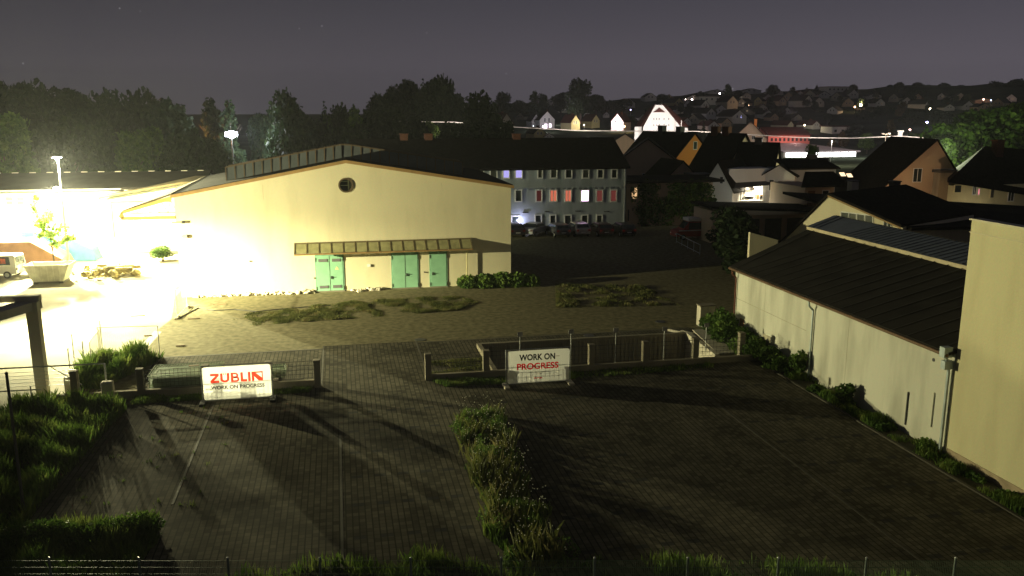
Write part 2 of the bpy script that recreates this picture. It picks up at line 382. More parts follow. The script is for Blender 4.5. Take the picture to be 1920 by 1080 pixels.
def crown_blobs(kind, h, w, seed):
    g = random.Random(seed); b = []
    if kind == 'broad':
        for i in range(16):
            a = g.uniform(0, 6.28); q = g.random(); rr = w * .5 * (.15 + .62 * g.random()); z = h * (.34 + .52 * q); t = (1 - abs(q - .35) * .8)
            s = w * g.uniform(.15, .25); b.append((math.cos(a) * rr * t, math.sin(a) * rr * t, z, s, s, s * g.uniform(.75, 1.1)))
        b.append((0, 0, h * .55, w * .3, w * .3, h * .25)); b.append((g.uniform(-.1, .1) * w, 0, h * .84, w * .2, w * .2, h * .13))
    elif kind == 'tall':
        for i in range(16):
            a = g.uniform(0, 6.28); q = i / 15; rr = w * .28 * (1 - q * .55) * g.random(); z = h * (.22 + .70 * q); s = w * g.uniform(.14, .26) * (1.15 - .55 * q)
            b.append((math.cos(a) * rr, math.sin(a) * rr, z, s, s, s * 1.35))
    elif kind == 'conifer':
        for i in range(14):
            q = i / 13; s = w * .5 * (1 - q) + .15; b.append((g.uniform(-.1, .1), g.uniform(-.1, .1), h * (.12 + .85 * q), s, s, h * .05))
    else:  # round
        for i in range(10):
            a = g.uniform(0, 6.28); e = g.uniform(-.4, 1.2); b.append((math.cos(a) * math.cos(e) * w * .22, math.sin(a) * math.cos(e) * w * .22, h * .58 + math.sin(e) * h * .16, w * .27, w * .27, h * .24))
    return b
TREES = {}
def tree_proto(key, kind, h, w, m, n, size, seed):
    t = thing('tree', 'tree', 'tree', (0, 0, 0)); g = random.Random(seed)
    tk = MB(); tk.tube((0, 0, -.6), (0, 0, h * .35), w * .035 + .05, w * .024 + .03); tk.tube((0, 0, h * .35), (g.uniform(-.2, .2), 0, h * .8), w * .024 + .03, .03)
    for i in range(6):
        a = g.uniform(0, 6.28); z = h * g.uniform(.28, .6); tk.tube((0, 0, z), (math.cos(a) * w * .3, math.sin(a) * w * .3, z + h * .18), w * .014 + .02, .02, 5)
    tk.build('trunk', M_bark, t); leaves('crown', crown_blobs(kind, h, w, seed), n, size, m, seed, t)
    TREES[key] = (t, h, w, [False]); return t
tree_proto('broad', 'broad', 10, 9, M_leafB, 3200, .34, 11)
tree_proto('broad2', 'broad', 10, 8, M_leafB, 3200, .34, 23)
tree_proto('tall', 'tall', 10, 5.5, M_leafB, 2400, .28, 5)
tree_proto('conifer', 'conifer', 10, 4.5, M_leafB, 1800, .26, 8)
tree_proto('round', 'round', 10, 11, M_leafB, 1500, .42, 9)
tree_proto('green', 'broad', 10, 9, M_leafA, 3600, .30, 31)
tree_proto('greent', 'tall', 10, 5.5, M_leafA, 2600, .26, 35)
tree_proto('bright', 'broad', 10, 9, M_leafC, 3200, .32, 41)
tree_proto('brown', 'tall', 10, 6, M_leafO, 1800, .3, 44)
def tree(key, loc, h, label, w=None, group=None, cat='tree'):
    t, H0, W0, used = TREES[key]; sc = h / H0; sw = sc if w is None else w / W0
    if not used[0]:
        used[0] = True; o = t; o.location = loc; o.scale = (sw, sw, sc); o.rotation_euler.z = rnd.uniform(0, 6.28); ORG[o.name] = Vector(loc)
    else: o = copy_thing(t, loc, rnd.uniform(0, 6.28), (sw, sw, sc))
    o['label'] = label; o['category'] = cat
    if group: o['group'] = group
    elif 'group' in o: del o['group']
    return o
def tree_px(key, px, ytop, D, label, wpx=None, group=None, z=None):
    d = ray(px, ytop); h_ = math.hypot(d.x, d.y); p = Vector((0, 0, CH)) + d * (D / h_); zb = terr(p.x, p.y) if z is None else z
    w_ = None if wpx is None else wpx * D / 1635; h = p.z - zb
    if w_ and h < .85 * w_: h = .85 * w_; zb = p.z - h      # crowns of trees rooted behind the crest
    return tree(key, (p.x, p.y, zb), h, label, w=w_, group=group)

# ------------------------------------------------------------------ generic parts
def win_y(parent, Y, x0, x1, z0, z1, pane, frame=M_white, fw=.09, proud=.05, bars=(1, 0), name='window'):
    """window on a wall facing -Y at depth Y"""
    f = MB(); f.box(x0, x0 + fw, Y - proud, Y, z0, z1); f.box(x1 - fw, x1, Y - proud, Y, z0, z1); f.box(x0 + fw, x1 - fw, Y - proud, Y, z1 - fw, z1); f.box(x0 + fw, x1 - fw, Y - proud, Y, z0, z0 + fw)
    for i in range(bars[0]):
        x = x0 + (x1 - x0) * (i + 1) / (bars[0] + 1); f.box(x - fw * .3, x + fw * .3, Y - proud * .7, Y, z0 + fw, z1 - fw)
    for i in range(bars[1]):
        z = z0 + (z1 - z0) * (i + 1) / (bars[1] + 1); f.box(x0 + fw, x1 - fw, Y - proud * .66, Y, z - fw * .3, z + fw * .3)
    w = f.build(name, frame, parent)
    MB().box(x0 + fw, x1 - fw, Y - .015, Y - .002, z0 + fw, z1 - fw).build('pane', pane, w)
    return w
def win_px(parent, Y, x0, y0, x1, y1, pane, **k):
    a = aY(x0, y1, Y); b = aY(x1, y0, Y); return win_y(parent, Y, a.x, b.x, a.z, b.z, pane, **k)

def house(name, label, cat, base, rot, w, l, eave, ridge, wm, rm, wins=(), chim=(), over=.35, group=None, hip=0, bars=0, ridgeoff=0, th=.16):
    """gable end faces local -y at base; body runs to +y by l. rot = z rotation. wins: (face,u,z,w,h,mat)"""
    b = Vector(base); t = thing(name, label, cat, b, group); M = Matrix.Translation(b) @ Matrix.Rotation(rot, 4, 'Z')
    mb = MB(); mb.m = M; hw = w / 2; ro = ridgeoff
    if hip == 0: mb.prism([(-hw, 0, -1.5), (hw, 0, -1.5), (hw, 0, eave), (ro, 0, ridge), (-hw, 0, eave)], (0, l, 0))
    else: mb.box(-hw, hw, 0, l, -1.5, eave)
    mb.build('wall', wm, t)
    rf = MB(); rf.m = M; sl = (ridge - eave) / (hw - ro) if hw > ro else 1; sr = (ridge - eave) / (hw + ro)
    if hip == 0:
        for s, q in ((1, hw - ro), (-1, hw + ro)):
            k = (ridge - eave) / q; e = eave - k * over
            X = s * (hw + over); a = (ro, ridge + .01); c = (X, e + .01)
            rf.prism([(a[0], -over, a[1]), (c[0], -over, c[1]), (c[0], -over, c[1] + th), (a[0], -over, a[1] + th)], (0, l + 2 * over, 0))
    else:
        o_ = over; z0 = eave; V = [(-hw - o_, -o_, z0), (hw + o_, -o_, z0), (hw + o_, l + o_, z0), (-hw - o_, l + o_, z0), (0, hip, ridge), (0, l - hip, ridge)]
        rf.add(V, [(0, 1, 4), (1, 2, 5, 4), (2, 3, 5), (3, 0, 4, 5), (3, 2, 1, 0)])
    roof = rf.build('roof', rm, t)
    for (u, v, zt, cw, *mm) in chim:
        c = MB(); c.m = M; c.box(u - cw / 2, u + cw / 2, v - cw / 2, v + cw / 2, eave, zt); c.box(u - cw / 2 - .06, u + cw / 2 + .06, v - cw / 2 - .06, v + cw / 2 + .06, zt, zt + .12)
        c.build('chimney', mm[0] if mm else M_brick, roof)
    for (face, u, z, ww, hh, pm) in wins:
        f = MB(); p = MB()
        if face == 'f': Q = M @ Matrix.Translation((u, 0, z))
        elif face == 'l': Q = M @ Matrix.Translation((-hw, u, z)) @ Matrix.Rotation(-math.pi / 2, 4, 'Z')
        elif face == 'r': Q = M @ Matrix.Translation((hw, u, z)) @ Matrix.Rotation(math.pi / 2, 4, 'Z')
        f.m = Q; p.m = Q; a, c = ww / 2, hh / 2; fw = .08
        f.box(-a, -a + fw, -.05, -.001, -c, c); f.box(a - fw, a, -.05, -.001, -c, c); f.box(-a + fw, a - fw, -.05, -.001, c - fw, c); f.box(-a + fw, a - fw, -.05, -.001, -c, -c + fw)
        if ww > .9: f.box(-fw * .4, fw * .4, -.04, -.001, -c + fw, c - fw)
        wo = f.build('window', M_white, t); p.box(-a + fw, a - fw, -.02, -.001, -c + fw, c - fw); p.build('pane', pm, wo)
    return t

# ================================================================== MAIN HALL
HY = 67.17; HX0, HX1 = -12.0, 13.55; HB = 85.0; EZ0, EZ1, RZ, RX = 7.68, 7.94, 10.05, .64
hall = thing('warehouse', 'large cream rendered hall with a low gable, round window and green doors', 'hall', (0, HY, 0))
# gable front with a round opening
N = 28; cxr, czr, rr_ = .58, 8.28, .50
circ = [(cxr + rr_ * math.cos(2 * math.pi * i / N + math.pi / 2), czr + rr_ * math.sin(2 * math.pi * i / N + math.pi / 2)) for i in range(N)]
outer = [(RX, RZ), (HX0, EZ0), (HX0, -.3), (RX, -.3), (HX1, -.3), (HX1, EZ1)]
bm = bmesh.new()
def ring(pts, y): return [bm.verts.new((p[0], y, p[1])) for p in pts]
vo_ = ring(outer, HY); vc = ring(circ, HY); vb = ring(circ, HY + .35)
hN = N // 2
bm.faces.new([vo_[0], vo_[1], vo_[2], vo_[3]] + [vc[i] for i in range(hN, -1, -1)])
bm.faces.new([vo_[3], vo_[4], vo_[5], vo_[0]] + [vc[0]] + [vc[i] for i in range(N - 1, hN - 1, -1)])
for i in range(N): bm.faces.new([vc[i], vc[(i + 1) % N], vb[(i + 1) % N], vb[i]])
def quad(*p): bm.faces.new([bm.verts.new(q) for q in p])
quad((HX0, HY, -.3), (HX0, HY, EZ0), (HX0, HB, EZ0), (HX0, HB, -.3)); quad((HX1, HY, -.3), (HX1, HB, -.3), (HX1, HB, EZ1), (HX1, HY, EZ1))
bm.faces.new([bm.verts.new((x, HB, z)) for x, z in ((HX0, -.3), (HX0, EZ0), (RX, RZ), (HX1, EZ1), (HX1, -.3))])
bmesh.ops.recalc_face_normals(bm, faces=bm.faces)
bmesh.ops.translate(bm, verts=bm.verts, vec=(0, -HY, 0))
me = bpy.data.meshes.new('wall'); bm.to_mesh(me); bm.free(); me.materials.append(M_cream)
o = bpy.data.objects.new('wall', me); C.objects.link(o); o.parent = hall; ORG[o.name] = Vector((0, HY, 0))
rf = MB()
for (xe, ze) in ((HX0 - .15, EZ0 - .03), (HX1 + .15, EZ1 - .03)): rf.prism([(RX, HY - .1, RZ + .02), (xe, HY - .1, ze + .02), (xe, HY - .1, ze + .2), (RX, HY - .1, RZ + .2)], (0, HB - HY + .3, 0))
hroof = rf.build('roof', M_felt, hall)
tr = MB()
for (xe, ze) in ((HX0 - .22, EZ0 - .05), (HX1 + .22, EZ1 - .05)): tr.prism([(RX, HY - .22, RZ - .08), (xe, HY - .22, ze - .08), (xe, HY - .22, ze + .16), (RX, HY - .22, RZ + .16)], (0, .119, 0))
tr.build('verge_board', M_trim, hall)
rw = MB()
for i in range(N):
    a, b_ = 2 * math.pi * i / N, 2 * math.pi * (i + 1) / N
    P_ = [(cxr + r_ * math.cos(t), HY - .06, czr + r_ * math.sin(t)) for t in (a, b_) for r_ in (rr_ - .05, rr_ + .07)]
    rw.prism([P_[0], P_[1], P_[3], P_[2]], (0, .14, 0))
rwo = rw.build('round_window', mat('window_ring', (.10, .07, .04), .6), hall)
MB().prism([(cxr + (rr_ - .04) * math.cos(2 * math.pi * i / N), HY + .30, czr + (rr_ - .04) * math.sin(2 * math.pi * i / N)) for i in range(N)], (0, .02, 0)).build('pane', M_glass, rwo)
sb = MB(); sb.box(cxr + .16, cxr + .24, HY + .22, HY + .28, czr - .42, czr + .42); sb.box(cxr - .38, cxr + .15, HY + .22, HY + .28, czr - .06, czr - .0); sb.box(cxr - .38, cxr + .15, HY + .22, HY + .28, czr + .26, czr + .31); sb.build('window_bars', mat('sage_frame', (.35, .42, .30), .6), rwo)
# doors
def door(x0, x1, z1, leaves_=2, vents=False):
    d = MB(); d.box(x0, x1, HY - .05, HY, 0, z1); dd = d.build('door', M_green, hall, bevel=.01)
    MB().box(x0 - .09, x0 - .001, HY - .035, HY, 0, z1 + .09).box(x1 + .001, x1 + .09, HY - .035, HY, 0, z1 + .09).box(x0, x1, HY - .035, HY, z1 + .001, z1 + .09).build('door_frame', mat('door_frame_green', (.16, .32, .22), .5, .1, 3), dd)
    MB().box(x0 - .1, x1 + .1, HY - .3, HY - .051, -.05, .06).build('threshold', M_conc, dd)
    ln = MB()
    if leaves_ == 2: ln.box((x0 + x1) / 2 - .012, (x0 + x1) / 2 + .012, HY - .06, HY - .051, .05, z1 - .03)
    ln.box(x0 - .05, x0, HY - .07, HY, z1 - .45, z1 - .15); ln.box(x1, x1 + .05, HY - .07, HY, z1 - .45, z1 - .15); ln.box(x0 - .05, x0, HY - .07, HY, .12, .4); ln.box(x1, x1 + .05, HY - .07, HY, .12, .4)
    ln.build('hinges', M_dark, dd)
    hx = (x0 + x1) / 2 + .1 if leaves_ == 2 else x0 + .14
    MB().box(hx - .03, hx + .03, HY - .11, HY - .051, 1.0, 1.22).box(hx, hx + .18, HY - .13, HY - .10, 1.13, 1.17).build('handle', M_dark, dd)
    if vents:
        for a, b_ in ((x0 + .18, (x0 + x1) / 2 - .14), ((x0 + x1) / 2 + .2, x1 - .16)):
            for z in (.25, 2.35):
                v = MB(); v.box(a, b_, HY - .07, HY - .051, z, z + .24)
                for q in range(5): v.box(a + .02, b_ - .02, HY - .085, HY - .071, z + .02 + q * .045, z + .04 + q * .045)
                v.build('vent_grille', M_plate, dd)
        s = MB(); s.prism([(x1 - .62, HY - .058, 1.72), (x1 - .3, HY - .058, 1.72), (x1 - .46, HY - .058, 1.98)], (0, .006, 0)); s.build('warning_sign', mat('warning_yellow', (.7, .55, .3), .6), dd)
door(-1.93, .1, 2.84, 2, True); door(3.96, 5.95, 2.8, 2); door(6.98, 8.25, 2.8, 1)
MB().box(2.0, 2.25, HY - .09, HY, 1.85, 2.05).build('wall_box', M_white, hall)
MB().box(6.45, 6.52, HY - .08, HY, 1.2, 1.3).build('switch', M_dark, hall); MB().box(-2.15, -2.08, HY - .08, HY, 1.05, 1.15).build('switch', M_dark, hall)
# door canopy
can = thing('door_canopy', 'narrow brown framed glass canopy over the green doors', 'canopy', (3.3, HY, 3.9))
ca0, ca1 = -3.5, 10.25; cf = MB()
cf.box(ca0, ca1, HY - .12, HY, 3.78, 3.92); cf.box(ca0, ca1, HY - 1.08, HY - 1.0, 3.14, 3.22)
for i in range(16):
    x = ca0 + .03 + (ca1 - ca0 - .06) * i / 15
    cf.prism([(x - .03, HY - .12, 3.80), (x + .03, HY - .12, 3.80), (x + .03, HY - 1.05, 3.18), (x - .03, HY - 1.05, 3.18)], (0, .0, .05))
cf.build('frame', mat('canopy_brown', (.13, .10, .05), .6), can)
MB().prism([(ca0 + .05, HY - .13, 3.80), (ca1 - .05, HY - .13, 3.80), (ca1 - .05, HY - .99, 3.225), (ca0 + .05, HY - .99, 3.225)], (0, 0, .015)).build('canopy_panel', mat('dusty_wired_glass', (.30, .28, .14), .35, .2, 2), can)
MB().box(ca0, ca1, HY - 1.18, HY - 1.085, 3.1, 3.2).build('gutter', M_trim, can)
MB().tube((ca1 - .35, HY - .6, 3.1), (ca1 - .35, HY - .25, 2.85), .045).tube((ca1 - .35, HY - .25, 2.85), (ca1 - .35, HY - .25, .1), .045).build('downpipe', mat('pale_pipe', (.42, .38, .2), .5), can)
# wall lamps / brackets at left corner
br = MB(); br.box(HX0 - .25, HX0 + .55, HY - .2, HY - .14, 5.72, 5.79); br.box(HX0 + .45, HX0 + .62, HY - .24, HY, 5.66, 5.85); br.build('bracket', M_dark, hall)
br = MB(); br.box(HX0 + .4, HX0 + .75, HY - .2, HY, 4.55, 4.8); br.tube((HX0 + .25, HY - .15, 4.62), (HX0 + .5, HY - .1, 4.7), .04); br.build('camera_box', mat('grey_box', (.3, .26, .2), .6), hall)
MB().box(-6.9, -6.8, HY - .06, HY, 2.55, 2.65).build('wall_hook', M_dark, hall)
for x, z0, z1 in ((-5.6, 7.3, 8.4), (7.95, 8.05, 8.35)): MB().box(x, x + .02, HY - .004, HY, z0, z1).build('joint', mat('joint_grey', (.4, .37, .22)), hall)
# raised light band on the roof
lb = thing('roof_light_band', 'raised band of glazed panels crossing the cream hall roof', 'roof light', (0, 70.4, 9))
def roofz(x): return EZ0 + (RZ - EZ0) * (x - HX0) / (RX - HX0) if x < RX else EZ1 + (RZ - EZ1) * (HX1 - x) / (HX1 - RX)
for (xa, xb, n, Yp) in ((-8.55, .42, 13, 70.2), (.42, 10.1, 13, 70.2), (-8.55, .42, 13, 72.2), (.42, 10.1, 13, 72.2)):
        fr = MB(); pl = MB()
        for i in range(n + 1):
            x = xa + (xb - xa) * i / n; z = roofz(x); fr.box(x - .035, x + .035, Yp - .05, Yp, z, z + 1.26)
            if i < n:
                x2 = xa + (xb - xa) * (i + 1) / n; z2 = roofz(x2)
                pl.prism([(x + .045, Yp - .02, z + .12), (x2 - .045, Yp - .02, z2 + .12), (x2 - .045, Yp + .02, z2 + 1.2), (x + .045, Yp + .02, z + 1.2)], (0, .03, 0))
                fr.prism([(x, Yp - .1, z + 1.2), (x2, Yp - .1, z2 + 1.2), (x2, Yp - .1, z2 + 1.29), (x, Yp - .1, z + 1.29)], (0, .25, 0))
        fro = fr.build('band_frame', mat('roof_frame', (.11, .08, .05), .6), lb); pl.build('glass_panel_row', mat('milky_panels', (.085, .095, .10), .35, .15, .8), fro)
# side canopy of the hall (left)
sc_ = thing('loading_canopy', 'sloping loading canopy with open steel truss on the left flank of the hall', 'canopy', (HX0, HY, 6))
def rz(x): return EZ0 + .19 * (x - HX0)
MB().prism([(HX0 - .16, HY + .1, rz(HX0) + .08), (-15.7, HY + .1, 6.55), (-12.3, HB, rz(-12.3) + .06), (HX0 - .16, HB, rz(HX0) + .06)], (0, 0, .14)).build('roof', mat('canopy_roof', (.12, .10, .06), .9, .2, 1), sc_)
b_ = MB(); b_.prism([(HX0 - .16, HY - .05, 7.42), (-15.75, HY - .05, 6.42), (-15.75, HY - .05, 6.62), (HX0 - .16, HY - .05, 7.72)], (0, .14, 0)); b_.box(-15.75, HX0 - .01, HY - .05, HY + .09, 6.0, 6.22)
b_.prism([(-15.75, HY - .05, 6.0), (-15.95, HY - .05, 6.25), (-15.75, HY - .05, 6.62), (-15.55, HY - .05, 6.25)], (0, .14, 0)); b_.build('fascia', mat('ochre_fascia', (.50, .36, .12), .6), sc_)
b_ = MB(); b_.box(-15.2, HX0 - .02, HY + .2, HY + .27, 6.4, 6.47)
for i in range(5): b_.tube((-15.0 + i * .62, HY + .24, 6.44), (-14.7 + i * .6, HY + .24, 6.5 + .22 * i), .03); b_.tube((-14.7 + i * .6, HY + .24, 6.5 + .22 * i), (-14.38 + i * .62, HY + .24, 6.44), .03)
b_.build('truss', mat('truss_green', (.30, .38, .22), .6), sc_)

# rubble along hall foot
rg = random.Random(3)
def pile(name, label, cat, pts, r, m, n, mat_=None):
    mb = MB()
    for i in range(n):
        t = rg.random(); k = int(t * (len(pts) - 1)); u = t * (len(pts) - 1) - k; a = Vector(pts[k]); c = Vector(pts[k + 1]); p = a.lerp(c, u)
        mb.stone((p.x + rg.gauss(0, .12), p.y + rg.gauss(0, .12), rg.uniform(.02, .6) * r), r * rg.uniform(.4, 1.1), rg)
    return tag(mb.build(name, m), label, cat, kind=mat_)
pile('rubble', 'low row of broken stones at the foot of the cream hall', 'rubble', [(-11, 66.9, 0), (-6, 66.9, 0), (-2.6, 66.8, 0)], .17, M_concL, 150, 'stuff')
pile('rubble', 'heap of stone slabs between the first and second green doors', 'rubble', [(.8, 66.6, 0), (2.2, 66.9, 0), (3.2, 66.9, 0)], .2, M_concL, 50, 'stuff')
MB().prism([(-2.9, 66.7, .0), (-2.1, 66.5, 0), (-2.0, 66.9, .0), (-2.8, 67.0, .28)], (0, 0, .06)).build('stone_slab', M_conc); tag(bpy.data.objects['stone_slab'], 'grey slab leaning by the left edge of the vented door', 'slab')

# ================================================================== LEFT WHITE HALL
wh = thing('white_hall', 'long white hall with flat dark roof and band windows behind the floodlit yard', 'hall', (-35, 93, 0))
MB().prism([(-62, 93, -.2), (-62, 93, 6.1), (-62, 100, 7.15), (-62, 107, 6.1), (-62, 107, -.2)], (48, 0, 0)).build('wall', M_whiteW, wh)
MB().prism([(-62.3, 92.6, 6.12), (-62.3, 100, 7.23), (-62.3, 100, 7.38), (-62.3, 92.6, 6.27)], (48.6, 0, 0)).prism([(-62.3, 100.02, 7.23), (-62.3, 107.4, 6.12), (-62.3, 107.4, 6.27), (-62.3, 100.02, 7.38)], (48.6, 0, 0)).build('roof', M_felt, wh)
MB().box(-62.3, -21.5, 92.4, 92.58, 6.05, 6.2).build('gutter', M_concL, wh)
hk = MB()
for i in range(18): hk.box(-44 + i * 1.7, -43.4 + i * 1.7, 99.6, 99.8, 7.37, 7.45)
hk.build('ridge_vents', M_concL, wh)
for (x0, x1) in ((10, 25), (31, 46), (133, 152), (158, 174), (181, 199)): win_px(wh, 93, x0, 367, x1, 386, mat('bright_glass', (.35, .42, .28), .3), bars=(0, 1), fw=.12)
wg = thing('white_wing', 'pale gabled wing joining the white hall beside the loading canopy', 'building', (-20, 90, 0))
p0 = aY(200, 372, 90); p1 = aY(345, 345, 90); p2 = aY(398, 342, 90)
MB().prism([(p0.x, 90, -.2), (p2.x + 3, 90, -.2), (p2.x + 3, 90, p2.z - .1), (p1.x, 90, p1.z), (p0.x, 90, p0.z)], (0, 9, 0)).build('wall', M_whiteW, wg)
MB().prism([(p0.x - .6, 89.5, p0.z + .0), (p1.x, 89.5, p1.z + .06), (p1.x, 89.5, p1.z + .26), (p0.x - .6, 89.5, p0.z + .18)], (0, 10, 0)).prism([(p1.x + .01, 89.5, p1.z + .06), (p2.x + 3.2, 89.5, p2.z - .1), (p2.x + 3.2, 89.5, p2.z + .1), (p1.x + .01, 89.5, p1.z + .26)], (0, 10, 0)).build('roof', mat('wing_roof', (.16, .13, .07), .9), wg)
win_px(wg, 90, 240, 408, 262, 436, mat('bright_glass', (.35, .42, .28), .3), bars=(1, 3), fw=.12)
a, c = aY(207, 378, 90), aY(320, 376, 90); MB().box(a.x, c.x, 89.9, 89.99, a.z - .12, a.z + .05).box(a.x, a.x + .12, 89.9, 89.99, 1.6, a.z - .12).build('conduit', mat('ochre_fascia', (.5, .36, .12)), wg)

# ================================================================== LAMPS OF THE YARD
def mast(name, label, base, h, arm, power, col=SODIUM, aim=None, kind='AREA', size=.5, cone=120, second=None, blend=.8):
    t = thing(name, label, 'street lamp', base); b = Vector(base)
    MB().tube(b, b + Vector((0, 0, h)), .11, .07).build('pole', M_steel, t)
    MB().tube(b + Vector((0, 0, 0)), b + Vector((0, 0, .5)), .16).build('base', M_steel, t)
    for i, (dx, dy) in enumerate(arm):
        hd = b + Vector((dx, dy, h + .12))
        MB().tube(b + Vector((0, 0, h - .05)), hd, .04).build('arm', M_steel, t)
        hb = MB().box(hd.x - .42, hd.x + .42, hd.y - .2, hd.y + .2, hd.z - .02, hd.z + .12).build('lamp_head', M_dark, t, bevel=.02)
        MB().box(hd.x - .36, hd.x + .36, hd.y - .16, hd.y + .16, hd.z - .06, hd.z - .025).ball((hd.x, hd.y, hd.z - .12), .17).build('lens', emat('floodlight_lens', (1, .97, .8), 90), hb)
        lp = hd - Vector((0, 0, .34))
        light('light', kind, lp, power, col, t, size, aim=(lp + Vector(aim) if aim else lp - Vector((0, 0, 1))), cone=cone, blend=blend)
    return t
mast('lamp_mast', 'tall yard lamp mast with two arms, glaring above the skip', (-24.3, 83, 0), 9.75, [(.0, -.2)], 62000, kind='POINT', size=.25)
mast('lamp_mast', 'low floodlight mast at the left edge of the bright yard', (-25.8, 59, 0), 6.0, [(.4, 0)], 118000, kind='SPOT', aim=(1.0, -.12, -.22), cone=120, size=.14, blend=1.0)
light('light', 'SPOT', (-25.4, 59.05, 5.75), 190000, SODIUM, bpy.data.objects['lamp_mast.001'], .2, aim=(-11, 66.5, -1.0), cone=52, blend=1.0)  # second spot added in this head to brighten the hall's lower left wall
wl = thing('wall_floodlight', 'glaring floodlight on the eave of the long white hall', 'floodlight', (-27.3, 92.3, 6.2))
MB().box(-27.7, -26.9, 91.9, 92.35, 6.15, 6.45).build('housing', M_dark, wl); MB().box(-27.6, -27.0, 91.84, 91.89, 6.17, 6.43).ball((-27.3, 91.84, 6.3), .22).build('lens', MATS['floodlight_lens'], wl)
light('light', 'SPOT', (-27.3, 91.5, 6.2), 230000, SODIUM, wl, .2, aim=(-24, 80, 0), cone=150, blend=.8)

# ================================================================== APARTMENT BLOCK
AY = 97.0
ap = thing('apartment_block', 'three storey blue grey apartment block with some lit red and violet windows', 'building', (18, AY, 0))
MB().prism([(2, AY, -.2), (2, AY, 7.35), (2, AY + 6, 10.3), (2, AY + 12, 7.35), (2, AY + 12, -.2)], (31.5, 0, 0)).build('wall', M_blueg, ap)
apr = MB().prism([(1.4, AY - .6, 7.15), (1.4, AY + 6, 10.35), (1.4, AY + 6, 10.6), (1.4, AY - .6, 7.4)], (32.4, 0, 0)).prism([(1.4, AY + 6.01, 10.35), (1.4, AY + 12.6, 7.15), (1.4, AY + 12.6, 7.4), (1.4, AY + 6.01, 10.6)], (32.4, 0, 0)).build('roof', M_roof, ap)
for px in (757, 803, 968):
    p = aY(px, 252, AY + 6); MB().box(p.x - .45, p.x + .45, AY + 5.6, AY + 6.4, 10, p.z).box(p.x - .52, p.x + .52, AY + 5.52, AY + 6.48, p.z, p.z + .1).build('chimney', M_brick, apr)
MB().box(2, 33.4, AY - .12, AY - .002, 5.0, 5.12).build('string_course', M_blueg, ap)
cb = MB()
for i in range(32): cb.box(12.3 + i * .66, 12.5 + i * .66, AY - .14, AY - .003, 4.82, 4.99)
cb.build('corbels', M_blueg, ap)
V1 = emat('violet_lit_curtain', (.50, .45, 1.0), .9); V2 = emat('violet_white_lit', (1.0, .62, 1.0), 4.0); RD = emat('red_lit_curtain', (1.0, .24, .14), .6); RD2 = emat('dim_red_curtain', (.8, .16, .14), .14); RD3 = emat('dim_wine_curtain', (.5, .08, .08), .10)
for (x0, x1, pm) in ((895, 907, M_glass), (919, 932, M_glass), (943, 955, V1), (966, 979, V1), (1008, 1017, M_glass), (1032, 1044, M_glass), (1060, 1072, M_glass), (1092, 1104, M_glass), (1120, 1131, M_glass), (1146, 1157, M_glass)): win_px(ap, AY, x0 - 1, 316.5, x1 + 1, 335, pm, fw=.12, proud=.13, bars=(0, 0))
for (x0, x1, pm) in ((966, 978, M_glass), (1005, 1016, RD3), (1031, 1044, RD), (1059, 1071, RD), (1089, 1104, V2), (1118, 1130, RD2), (1144, 1156, RD2)): win_px(ap, AY, x0 - 1, 355, x1 + 1, 379, pm, fw=.12, proud=.13, bars=(1 if pm is RD else 0, 0))
for (x0, x1) in ((1003, 1015), (1031, 1042), (1058, 1071), (1090, 1102), (1118, 1129)): win_px(ap, AY, x0 - 1, 402, x1 + 1, 426, M_glass, fw=.12, proud=.13, bars=(0, 0))
a, c = aY(961, 436, AY), aY(968, 404, AY); win_y(ap, AY, a.x - .2, c.x + .4, .0, c.z, M_glass, fw=.14, proud=.13, bars=(0, 0), name='door')
p = aY(974, 415, AY - .3); wlamp = MB().ball((p.x, AY - .3, p.z), .17).build('wall_lamp', emat('cool_lamp', (.75, .75, 1), 30), ap); light('light', 'POINT', (p.x, AY - .75, p.z), 110, (.65, .65, 1), ap, .12)
for px, py in ((985, 399), (1025, 397), (1083, 396), (1137, 397)): q = aY(px, py, AY); MB().box(q.x - .3, q.x + .3, AY - .2, AY, q.z, q.z + .07).build('sign_bracket', M_dark, ap)
MB().tube((33.3, AY - .12, .1), (33.3, AY - .12, 7.1), .06).build('downpipe', M_steel, ap)

# street lamps generic
def street_lamp(base, h, label, col, power, r=.3, es=60, name='street_lamp', group=None, pole=True):
    b = Vector(base); t = thing(name, label, 'street lamp', b, group)
    if pole: MB().tube(b - Vector((0, 0, .5)), b + Vector((0, 0, h)), .08, .05, 6).build('pole', M_steel, t)
    MB().ball((b.x, b.y, b.z + h + r * .8), r).build('lamp_globe', emat('globe_%.2f_%.2f_%d' % (col[1], col[2], es), col, es), t)
    light('light', 'POINT', b + Vector((0, -.2, h + r * 2.2)), power, col, t, r)
    return t
# lamp standing in the alley behind the hall: lights the apartment front from the left
street_lamp((8.5, 90, 0), 6.2, 'street lamp in the alley between the cream hall and the apartment block', (.85, 1, .80), 620, .15, 20)

